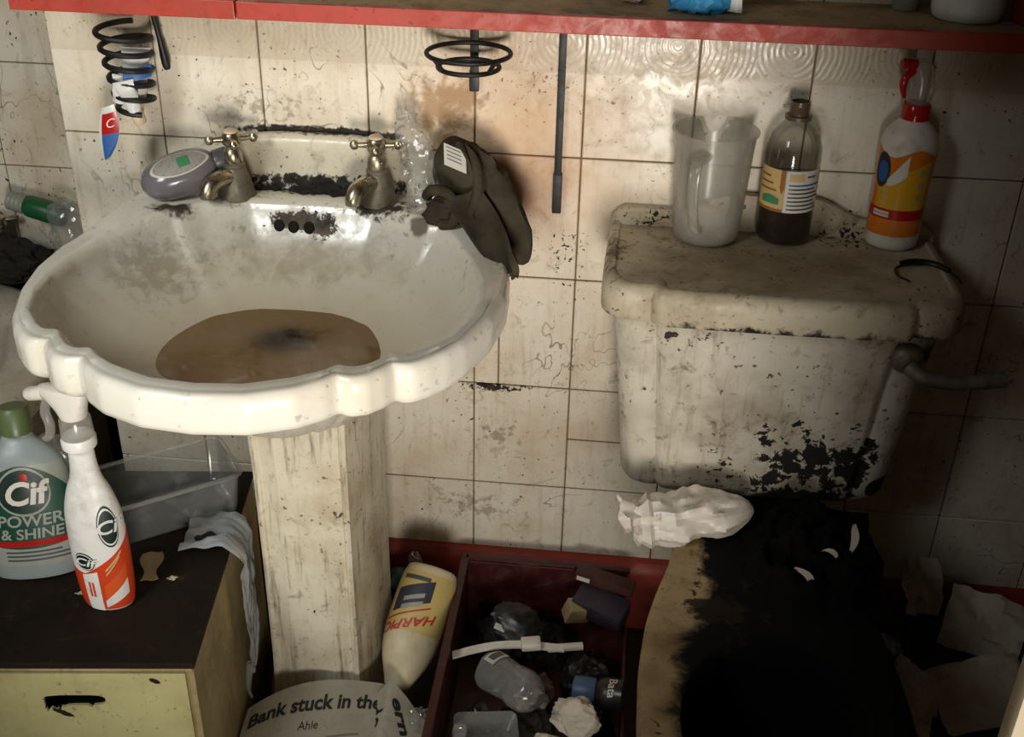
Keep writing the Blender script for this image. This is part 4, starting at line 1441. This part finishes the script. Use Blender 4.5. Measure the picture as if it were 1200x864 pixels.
# green cleaner bottle
gc = thing('green_cleaner_bottle', 'wide green and silver labelled cleaner bottle leaning at the left edge', 'bottle', (-0.540, -0.392, CZ + 0.001), (math.radians(-9), 0, math.radians(17)))
GP = zprof([(0.001, 0.0), (0.050, 0.0), (0.058, 0.006), (0.062, 0.03), (0.063, 0.08), (0.060, 0.13), (0.050, 0.165), (0.034, 0.185), (0.022, 0.195), (0.018, 0.205)], 3)
gsx, gsy = 1.0, 0.48
obj('bottle_body', lathe(GP, 48, gsx, gsy), m_basegr, gc)
gf = surf(GP, gsx, gsy)
A0, A1 = math.radians(190), math.radians(350)
obj('silver_label', patch(gf, A0, A1, 0.022, 0.165, 40, 14, .0006), m_silver, gc)
obj('green_field', patch(gf, A0, A1, 0.05, 0.155, 40, 12, .0010, bot=lambda u: .060 - .012 * math.sin(PI * u), top=lambda u: .110 + .055 * math.sin(PI * u)), m_greenp, gc)
em = obj('oval_emblem', disc_on(gf, math.radians(272), 0.130, 0.56, 0.034, eps=.0014), m_silver, gc)
obj('emblem_field', disc_on(gf, math.radians(272), 0.130, 0.52, 0.0305, eps=.0018), m_blackgreen, em)
GR = 0.061


def gon(ac, zc, eps=.0024):
    def f(x, y):
        # flat-fronted bottle: map x along the chord
        a = math.radians(270) + math.asin(max(-.98, min(.98, (x + ac) / GR)))
        p = Vector(gf(a, zc + y))
        return p + Vector((0, -eps, 0))
    return f


text('emblem_lettering', 'Cif', 0.044, m_labelw, em, gon(0.002, 0.127), 0.03, 0.2)
obj('red_dot', disc_on(gf, math.radians(275), 0.151, 0.075, 0.0055, eps=.0030), m_redp, em)
text('name_lettering', 'POWER', 0.023, m_silver, gc, gon(0.004, 0.089), 0.02, 0.1)
text('name_lettering', '& SHINE', 0.021, m_silver, gc, gon(0.004, 0.070), 0.02, 0.1)
obj('red_strip', patch(gf, math.radians(225), math.radians(322), 0.052, 0.060, 24, 4, .0016), m_redp, gc)
for k in range(3):
    obj('print_line', patch(gf, math.radians(240), math.radians(330 - 12 * k), 0.030 + .006 * k, 0.0325 + .006 * k, 20, 2, .0012), m_dgray, gc)
obj('cap', lathe([(0.0185, 0.203), (0.021, 0.205), (0.0205, 0.235), (0.017, 0.240), (0.001, 0.241)], 24), m_palegreen, gc)

# clear food tray
tr = thing('plastic_tray', 'clear rectangular plastic food tray on the small cabinet under basin', 'tray', (-0.412, -0.245, CZ + 0.001), (0, 0, math.radians(37)))


def rrect(hx, hy, r, n=8):
    out = []
    for (sx_, sy_, a0_) in ((1, 1, 0), (-1, 1, PI / 2), (-1, -1, PI), (1, -1, 1.5 * PI)):
        for k in range(n):
            a = a0_ + k / (n - 1) * PI / 2
            out.append((sx_ * (hx - r) + r * math.cos(a), sy_ * (hy - r) + r * math.sin(a)))
    return out


hx_, hy_ = 0.093, 0.056
obj('walls', loft([T3(rrect(hx_ - .010, hy_ - .010, .012), 0.0), T3(rrect(hx_ - .006, hy_ - .006, .014), 0.004), T3(rrect(hx_, hy_, .016), 0.070), T3(rrect(hx_ - .0012, hy_ - .0012, .016), 0.070), T3(rrect(hx_ - .0075, hy_ - .0075, .014), 0.005), T3(rrect(hx_ - .011, hy_ - .011, .012), 0.0015)], True, True), m_tray, tr, sharp=50)
rim_ = loft([T3(rrect(hx_ - .001, hy_ - .001, .016), 0.068), T3(rrect(hx_ + .005, hy_ + .005, .019), 0.068), T3(rrect(hx_ + .005, hy_ + .005, .019), 0.0715), T3(rrect(hx_ - .001, hy_ - .001, .016), 0.0715), T3(rrect(hx_ - .001, hy_ - .001, .016), 0.068)], False, False)
obj('rim', rim_, m_tray, tr, sharp=40)
obj('residue', muck_mound(hx_ - .02, hy_ - .02, 0.012, 9, 24, 24), m_darktop, tr, loc=(0, 0, 0.002), sharp=70)

# clear plastic bag hanging over the cabinet edge
m_bagfilm = clear('whitish_bag_film', S(200, 206, 214), 0.42, 0.2, edge=0.3)
pb = thing('plastic_bag', 'thin whitish plastic bag hanging over the right edge of the cabinet', 'bag', (0, 0, 0))


def hang(u, v):
    # v: 0 on the cabinet top, 1 at the lower end; follows the cabinet side
    L = 0.27 * v
    wav = 0.010 * fbm((u * 1.3, v * 1.6, 0), 1.6, 13) + 0.005 * ridge((u, v * 1.5, 0), 2.2, 5)
    ly = 0.245 + (u - .5) * (0.10 - 0.045 * v) - 0.03 * v + 0.012 * math.sin(3 * v)
    if L < 0.060:
        lx, z = -0.060 + L, CZ + 0.006 + abs(wav) * 1.6
    else:
        d = L - 0.060
        lx = 0.008 + min(0.010, d * 0.5) + abs(wav) * 0.9
        z = CZ + 0.006 - d - 0.02 * math.sin(PI * u) * v
    return Vector(cab_w(lx, ly, z))


obj('film', sheet(hang, 34, 60, 0.0006), m_bagfilm, pb, sharp=60)
obj('twisted_tail', tube(smooth_path([cab_w(0.018, 0.20, 0.15), cab_w(0.014, 0.195, 0.12), cab_w(0.010, 0.205, 0.09), cab_w(0.012, 0.21, 0.07)], 6), [0.006 - 0.00025 * k for k in range(19)], 8), m_film, pb)
obj('dark_crease_dirt', lump_strip(-0.352, -0.322, -0.31, CZ + 0.012, 1.0, 17, 0.010, 0.006), m_gunk, pb)
# bits stuck on the cabinet top
for k, (lx, ly, sx_, sy_, mat_, lb) in enumerate(((-0.095, 0.180, 0.012, 0.030, m_beige, 'torn beige scrap of paper lying on the dark cabinet top'), (-0.060, 0.155, 0.006, 0.004, m_tissue, 'tiny pale crumb lying on the dark cabinet top'), (-0.170, 0.125, 0.008, 0.004, m_tissue, 'small pale crumb beside the white spray bottle base'))):
    p = cab_w(lx, ly, CZ + 0.0005)
    tag(obj('paper_scrap', sheet(lambda u, v, k=k, sx_=sx_, sy_=sy_: (sx_ * (u - .5) * 2 * (1 - .35 * math.sin(6 * v + k)), sy_ * (v - .5) * 2, 0.0015 + 0.0012 * math.sin(7 * u + 5 * v)), 8, 10, .0006), mat_, loc=p, rot=(0, 0, .3)), lb, 'scrap')
# dark crumpled stuff between the bath and cabinet
tag(obj('crumpled_film', facets((0.045, 0.05, 0.05), 43, 4, 24, .3), m_film, sharp=20, loc=(-0.590, -0.20, CZ + .001)), 'crumpled dirty plastic film behind the green cleaner bottle', 'plastic film')

# ------------------------------------------------------------------ floor rubbish near the pedestal
def newspaper(name, label, fn, nu, nv):
    t = thing(name, label, 'newspaper', (0, 0, 0))
    obj('sheet', sheet(fn, nu, nv, 0.0012), m_paper, t, sharp=50)
    return t


def np1(u, v, e=0.0):
    top = 0.050 + 0.055 * math.sin(PI * (0.12 + 0.62 * u))
    x = -0.291 + 0.195 * u
    y = -0.350 + 0.060 * u ** 0.8 - 0.175 * v
    z = 0.006 + (top - 0.006) * (1 - v) ** 0.8 + 0.004 * math.sin(9 * u) * v + 0.004 * math.sin(3 * v + 5 * u)
    return Vector((x, y - e, z + e))


news = newspaper('newspaper', 'crumpled newspaper with a bold headline lying in front of the pedestal', np1, 40, 30)


def np1t(uc, vc):
    return lambda x, y: np1(uc + x / 0.205, vc - y / 0.185, 0.0016)


text('headline_lettering', 'Bank stuck in the', 0.0285, m_print, news, np1t(0.52, 0.17), 0.03)
text('byline_lettering', 'Ahle', 0.016, m_print, news, np1t(0.50, 0.33), 0.0)
for k in range(5):
    for q in range(3):
        obj('text_column', sheet(lambda u, v, k=k, q=q: np1(0.06 + 0.29 * q + 0.24 * u, 0.42 + 0.05 * k + 0.016 * v, .0012), 8, 2, .0002), plain('news_text_grey', S(120, 114, 102), .9, dirt=.3) if (k + q) == 0 else bpy.data.materials['news_text_grey'], news)


def np2(u, v, e=0.0):
    # tented page: ridge at u = .42
    x = -0.152 + 0.138 * u
    hgt = 0.105 - 0.13 * abs(u - 0.48)
    y = -0.300 - 0.13 * v - 0.05 * abs(u - 0.48)
    z = max(0.004, hgt * (1 - 0.85 * v) + 0.004 * math.sin(13 * u + 4 * v))
    return Vector((x, y - e, z + e))


news2 = newspaper('newspaper', 'small tented newspaper page with slanted dark lettering beside bleach bottle', np2, 34, 24)


def np2t(uc, vc, ang):
    c, s = math.cos(ang), math.sin(ang)
    return lambda x, y: np2(uc + (x * c - y * s) / 0.165, vc - (x * s + y * c) / 0.15, 0.0018)


text('page_lettering', 'ern', 0.030, m_print, news2, np2t(0.64, 0.22, -0.95), 0.035)
text('page_lettering', 'nal', 0.028, m_print, news2, np2t(0.84, 0.40, 1.05), 0.035)
text('page_lettering', 'OY', 0.024, m_print, news2, np2t(0.38, 0.30, 1.2), 0.035)
obj('dark_photo_print', sheet(lambda u, v: np2(0.08 + 0.28 * u, 0.55 + 0.4 * v, .0014), 10, 10, .0002), m_navy, news2)

# bleach bottle, upside down
hz = thing('bleach_bottle', 'cream toilet cleaner bottle resting upside down between pedestal and red crate', 'bottle', (-0.084, -0.275, 0.060), (math.radians(-52), math.radians(12), math.radians(-4)))
HP = zprof([(0.010, 0.0), (0.018, 0.004), (0.024, 0.018), (0.036, 0.045), (0.044, 0.075), (0.046, 0.11), (0.045, 0.16), (0.042, 0.185), (0.034, 0.196), (0.001, 0.198)], 3)
hsx, hsy = 1.0, 0.62
obj('bottle_body', lathe(HP, 44, hsx, hsy), m_creamyellow, hz)
hf = surf(HP, hsx, hsy)
obj('yellow_label', patch(hf, math.radians(200), math.radians(340), 0.088, 0.182, 34, 12, .0006), m_paleyel, hz)
def slant(f):
    return lambda x, y: f(x, y + 0.45 * x)


obj('navy_panel', patch(hf, math.radians(212), math.radians(286), 0.122, 0.162, 20, 8, .001, top=lambda u: .150 + .022 * u, bot=lambda u: .112 + .026 * u), m_navy, hz)
for k in range(2):
    obj('panel_print', patch(hf, math.radians(232), math.radians(272), 0.12, 0.13, 12, 2, .0016, top=lambda u, k=k: .138 + .012 * u - .013 * k, bot=lambda u, k=k: .131 + .012 * u - .013 * k), m_silver, hz)
obj('grey_strip', patch(hf, math.radians(215), math.radians(275), 0.168, 0.175, 16, 4, .001), m_dgray, hz)
obj('red_rule', patch(hf, math.radians(205), math.radians(290), 0.114, 0.1165, 20, 2, .0012, top=lambda u: .101 + .030 * u, bot=lambda u: .0985 + .030 * u), m_harptext, hz)
text('brand_lettering', 'HARPIC', 0.0200, m_harptext, hz, slant(on(hf, math.radians(255), 0.100, 0.038, .0018, True)), 0.02, 0.2)
obj('bent_nozzle', tube(smooth_path([(0.0, 0.0, 0.006), (-0.004, 0.002, -0.008), (-0.018, -0.004, -0.018), (-0.040, -0.012, -0.020)], 6), [0.014, 0.0135, 0.013, 0.0125, 0.012, 0.0115, 0.011, 0.0108, 0.0105, 0.0103, 0.010, 0.0098, 0.0096, 0.0094, 0.0092, 0.009, 0.0088, 0.0086, 0.0084], 14), m_creamyellow, hz)

tag(obj('clear_wrapper', facets((0.020, 0.022, 0.035), 51, 4, 20, .3), m_film, sharp=20, loc=(-0.036, -0.325, 0.03)), 'crumpled clear wrapper beside the red crate and bleach bottle', 'wrapper')
tag(obj('clear_wrapper', facets((0.016, 0.012, 0.028), 58, 4, 18, .3), m_film, sharp=25, loc=(-0.088, -0.060, 0.112)), 'crumpled clear wrapper above the bleach bottle by the skirting', 'wrapper')
tl = thing('teal_bottle', 'dark teal bottle lying between the pedestal and the bleach bottle', 'bottle', (-0.115, -0.075, 0.105), (0.9, 0.25, 0))
obj('body', lathe([(0.001, -0.05), (0.022, -0.05), (0.024, -0.046), (0.024, 0.012), (0.014, 0.024)], 20), m_teal, tl)
obj('cap', lathe([(0.013, 0.022), (0.014, 0.024), (0.013, 0.042), (0.001, 0.043)], 18), m_teal, tl)

# ------------------------------------------------------------------ red crate and its contents
cr = thing('red_crate', 'dark red plastic crate full of rubbish between pedestal and toilet', 'crate', (0.13, -0.26, 0))
cw, cd, chh = 0.136, 0.205, 0.148
obj('base', box(-cw + .004, cw - .004, -cd + .004, cd - .004, 0.003, 0.008), m_darkred, cr, smooth=False)
obj('side_wall', box(-cw, -cw + 0.005, -cd, cd, 0.003, chh, .001), m_darkred, cr, smooth=False)
obj('side_wall', box(cw - 0.005, cw, -cd, cd, 0.003, chh * .55, .001), m_darkred, cr, smooth=False)
obj('back_wall', box(-cw + .005, cw - .005, cd - 0.005, cd, 0.003, chh, .001), m_darkred, cr, smooth=False)
obj('front_wall', box(-cw + .005, cw - .005, -cd, -cd + 0.005, 0.003, chh * .5, .001), m_darkred, cr, smooth=False)
obj('rim', join(box(-cw - .006, -cw + .007, -cd, cd + .006, chh, chh + .007, .002), box(-cw, cw, cd - .006, cd + .006, chh, chh + .007, .002)), m_darkred, cr)


def carton(name, label, loc, rot, dims, mat, strip_mat=None):
    t = thing(name, label, 'box', loc, rot)
    a, b, c = dims
    bodyo = obj('carton_body', box(-a, a, -b, b, 0, 2 * c, .0015), mat, t)
    obj('end_flap', box(a, a + .0015, -b * .9, b * .9, c * .2, 2 * c - .001, .0005), mat, t)
    if strip_mat:
        obj('white_sticker', box(-a + .004, -a + .026, -b - .0012, -b, c * .5, c * 1.4), strip_mat, t)
    return t


carton('purple_box', 'long dark purple carton lying in the back of the red crate', (0.222, -0.100, 0.095), (0.25, 0.10, math.radians(-22)), (0.042, 0.022, 0.019), m_purple)
carton('maroon_box', 'thin maroon carton with white sticker behind the purple box', (0.225, -0.080, 0.140), (0.1, 0.10, math.radians(-14)), (0.048, 0.012, 0.009), m_maroon, m_labelw)
carton('beige_box', 'small beige carton standing in the middle of the red crate', (0.180, -0.105, 0.088), (0.3, 0.2, 0.4), (0.020, 0.013, 0.018), m_beige)
dp = thing('dark_packet', 'dark packet with a small white sticker inside the red crate', 'packet', (0.090, -0.150, 0.100), (math.radians(35), 0.2, math.radians(-15)))
obj('pouch', crumple((0.042, 0.030, 0.012), .25, 1.5, 61), m_darkplas, dp, sharp=30)
obj('white_sticker', box(-0.030, -0.012, -0.022, -0.012, 0.0135, 0.016, .0005), m_labelw, dp)
obj('silver_line', box(-0.030, 0.008, -0.004, -0.0025, 0.0155, 0.0175), m_silver, dp)
bsh = thing('plastic_strip', 'pale broken plastic strip lying across the red crate', 'plastic strip', (0.105, -0.235, 0.128), (0, math.radians(-3), math.radians(10)))
obj('shaft', sheet(lambda u, v: (-0.105 + 0.17 * u, 0.012 * (v - .5) + 0.006 * math.sin(4 * u), 0.008 * math.sin(3 * u) + .002 * v), 22, 5, .004), m_whiteg, bsh)
obj('head', box(0.000, 0.030, -0.010, 0.010, 0.004, 0.018, .003), m_whiteg, bsh)
obj('tail', box(0.040, 0.095, -0.005, 0.005, -0.006, 0.003, .002), m_whiteg, bsh)
cbt = thing('dusty_clear_bottle', 'dusty clear plastic bottle with white label lying in the red crate', 'bottle', (0.060, -0.250, 0.095), (0, math.radians(74), math.radians(-46)))
obj('body', crush_bottle(zprof([(0.001, 0.0), (0.026, 0.0), (0.031, 0.006), (0.031, 0.03), (0.029, 0.06), (0.031, 0.085), (0.024, 0.105), (0.013, 0.115), (0.012, 0.128)], 4), 1, 1, .12, 71), m_film, cbt, sharp=40)
cf = surf([(0.031, 0), (0.031, 0.2)])
obj('white_label', patch(cf, math.radians(150), math.radians(205), 0.010, 0.034, 10, 5, .003), m_labelw, cbt)
obj('label_square', patch(cf, math.radians(160), math.radians(195), 0.015, 0.029, 10, 5, .004), m_dgray, cbt)
bcb = thing('blue_capped_bottle', 'black bottle with dusty blue cap lying in the red crate beside toilet', 'bottle', (0.190, -0.275, 0.098), (0, math.radians(84), math.radians(-10)))
obj('cap', lathe([(0.001, 0.0), (0.019, 0.0), (0.020, 0.003), (0.020, 0.030), (0.018, 0.034)], 24), m_bluecap, bcb)
obj('body', lathe([(0.015, 0.033), (0.022, 0.040), (0.024, 0.05), (0.024, 0.075), (0.001, 0.077)], 24), m_darkplas, bcb)
bf = surf([(0.024, 0), (0.024, 0.2)])
text('bottle_lettering', 'Bata', 0.017, m_labelw, bcb, on(bf, math.radians(205), 0.060, 0.024, .0014), 0.01)
tag(obj('crumpled_paper', facets((0.036, 0.026, 0.032), 81, 4, 16, .3), m_tissue, sharp=15, loc=(0.190, -0.345, 0.098)), 'torn white crumpled paper in the red crate beside the toilet', 'paper')
tag(obj('tissue_ball', facets((0.026, 0.024, 0.022), 83, 4, 40, .25), m_tissue, sharp=18, loc=(0.155, -0.428, 0.125)), 'cream balled up tissue at the bottom edge of the crate', 'tissue')
cc = thing('clear_tub', 'cloudy clear plastic tub at the front of the red crate', 'tub', (0.062, -0.375, 0.06), (0.35, 0.1, 0.25))
obj('walls', loft([T3(rrect(.042, .030, .008), 0.0), T3(rrect(.046, .034, .010), 0.055), T3(rrect(.0448, .0328, .010), 0.055), T3(rrect(.041, .029, .008), 0.002)]), m_film, cc, sharp=40)
obj('lid_tab', box(-0.050, -0.030, -0.006, 0.010, 0.05, 0.075, .006), m_film, cc)
tag(obj('ochre_sponge', crumple((0.014, 0.018, 0.02), .3, 2.2, 91), m_ochre, sharp=40, loc=(0.245, -0.42, 0.07)), 'dull yellow sponge scrap beside the foot of the toilet', 'sponge')
for k, (x, y, r_, sd, mt, lb) in enumerate(((0.055, -0.33, 0.042, 5, m_darkplas, 'black crumpled rubbish at the bottom left of the crate'), (0.20, -0.385, 0.048, 6, m_gunk, 'dark crumpled rubbish at the bottom right of the crate'), (0.205, -0.19, 0.046, 7, m_darkplas, 'black crumpled rubbish at the back right of the crate'), (0.06, -0.135, 0.044, 8, m_gunk, 'dark crumpled rubbish at the back left of the crate'), (0.125, -0.25, 0.042, 9, m_maroon, 'maroon crumpled wrapper at the bottom middle of the crate'), (0.13, -0.12, 0.046, 14, m_gunk, 'dark crumpled rubbish against the back middle of the crate'), (0.225, -0.29, 0.036, 15, m_darkplas, 'black crumpled rubbish under the blue capped bottle in the crate'), (0.13, -0.33, 0.040, 16, m_gunk, 'dark crumpled rubbish under the torn white paper in the crate'))):
    tag(obj('rubbish_wad', facets((r_, r_, 0.05), sd, 4, 22, .3), mt, sharp=20, loc=(x, y, 0.009)), lb, 'rubbish')

# ------------------------------------------------------------------ on and around the toilet
bg = thing('white_bag', 'creased white plastic bag on the toilet under the left of the cistern', 'bag', (0.342, -0.268, 0.4035), (0, math.radians(-6), math.radians(8)))


def bagmesh():
    rr = []
    n = 48
    m = 30
    for k in range(m + 1):
        t = k / m
        x = -0.088 + 0.165 * t
        if t < .22:
            e = 0.020 + 0.016 * math.sin(t / .22 * PI / 2) + 0.004 * math.sin(t * 60)
        else:
            e = 0.036 * math.sqrt(max(0.0, 1 - ((t - .42) / .585) ** 2 if t > .42 else 1))
        e = max(e, 0.002)
        ring = []
        for i in range(n):
            a = 2 * PI * i / n
            fr = (1 - t) * 0.30
            q = 1 + (0.34 + fr * .6) * (ridge((t * 2.2, math.cos(a) * 1.0, math.sin(a) * 1.0), 1.25, 6) - .4) + fr * 0.35 * math.sin(11 * a + 5 * t)
            pinch = 1 - 0.28 * math.exp(-((t - .36) / .10) ** 2) * max(0, math.sin(a))
            ring.append((x, e * 1.0 * q * math.cos(a), max(0.0, 0.027 + e * 0.95 * q * pinch * math.sin(a))))
        rr.append(ring)
    return loft(rr)


obj('bag_body', bagmesh(), m_bag, bg, sharp=28)


def frill(u, v):
    a = -1.2 + 3.6 * u
    r_ = 0.022 + 0.010 * v + 0.004 * math.sin(26 * u) * v
    return (-0.080 - 0.020 * v + 0.004 * math.sin(19 * u + 1), r_ * math.cos(a) - .002, max(0.001, 0.030 + r_ * math.sin(a)))


obj('gathered_end', sheet(frill, 44, 8, .0009), m_bag, bg, sharp=40)
for k, (x, y, z, sx_, sy_, rz, lb) in enumerate(((0.470, -0.378, 0.416, 0.0028, 0.024, 0.45, 'thin white paper strip curled on the black filth of the toilet'),
                                             (0.540, -0.300, 0.432, 0.0035, 0.026, -0.5, 'pale twisted paper strip on the black filth near the cistern foot'),
                                             (0.505, -0.345, 0.440, 0.0025, 0.006, 0.2, 'tiny pale scrap between the two paper strips on the filth'))):
    tag(obj('paper_strip', sheet(lambda u, v, k=k, sx_=sx_, sy_=sy_: (sx_ * (u - .5) * 2 * (.5 + math.sin(PI * v)) + 0.008 * math.sin(3 * v + k), sy_ * (v - .5) * 2, 0.008 * math.sin(PI * v) + .004 * u), 7, 14, .0006), m_tissue, loc=(x, y, z), rot=(0.25, 0, rz)), lb, 'paper scrap')

# rubbish heap right of the toilet
rb = thing('rubbish_sack', 'dark bulging rubbish sack in the shadow right of the toilet', 'sack', (0.80, -0.20, 0.0))
obj('sack', crumple((0.17, 0.16, 0.11), .22, 1.5, 101, 5), m_darkplas, rb, sharp=35)


def page(w_, h_, sd, curl=0.02):
    def f(u, v):
        x, y = (u - .5) * w_, (v - .5) * h_
        return (x, y, curl * (fbm((u * 1.6, v * 1.6, 0), 1.5, sd) + .6) + 0.012 * math.sin(3 * u + sd))
    return sheet(f, 16, 16, .0008)


for k, (x, y, z, w_, h_, rot, lb) in enumerate(((0.700, -0.125, 0.225, 0.055, 0.085, (0.95, 0.1, 0.2), 'upright torn paper sheet in the shadow beside the cistern foot'),
                                               (0.790, -0.170, 0.195, 0.11, 0.10, (0.55, 0.15, -0.3), 'broad crumpled paper sheet in the shadow right of the toilet'),
                                               (0.760, -0.300, 0.175, 0.13, 0.10, (0.35, -0.1, 0.2), 'dim flat paper sheet lower in the pile right of the toilet'))):
    tag(obj('paper_sheet', page(w_, h_, 3 + k), m_tissue, loc=(x, y, z), rot=rot), lb, 'paper')
tag(obj('tissue_wad', facets((0.035, 0.06, 0.04), 111, 4, 24, .3), m_tissue, sharp=20, loc=(0.640, -0.36, 0.20)), 'long crumpled tissue wad in the dark right of the toilet rim', 'tissue')
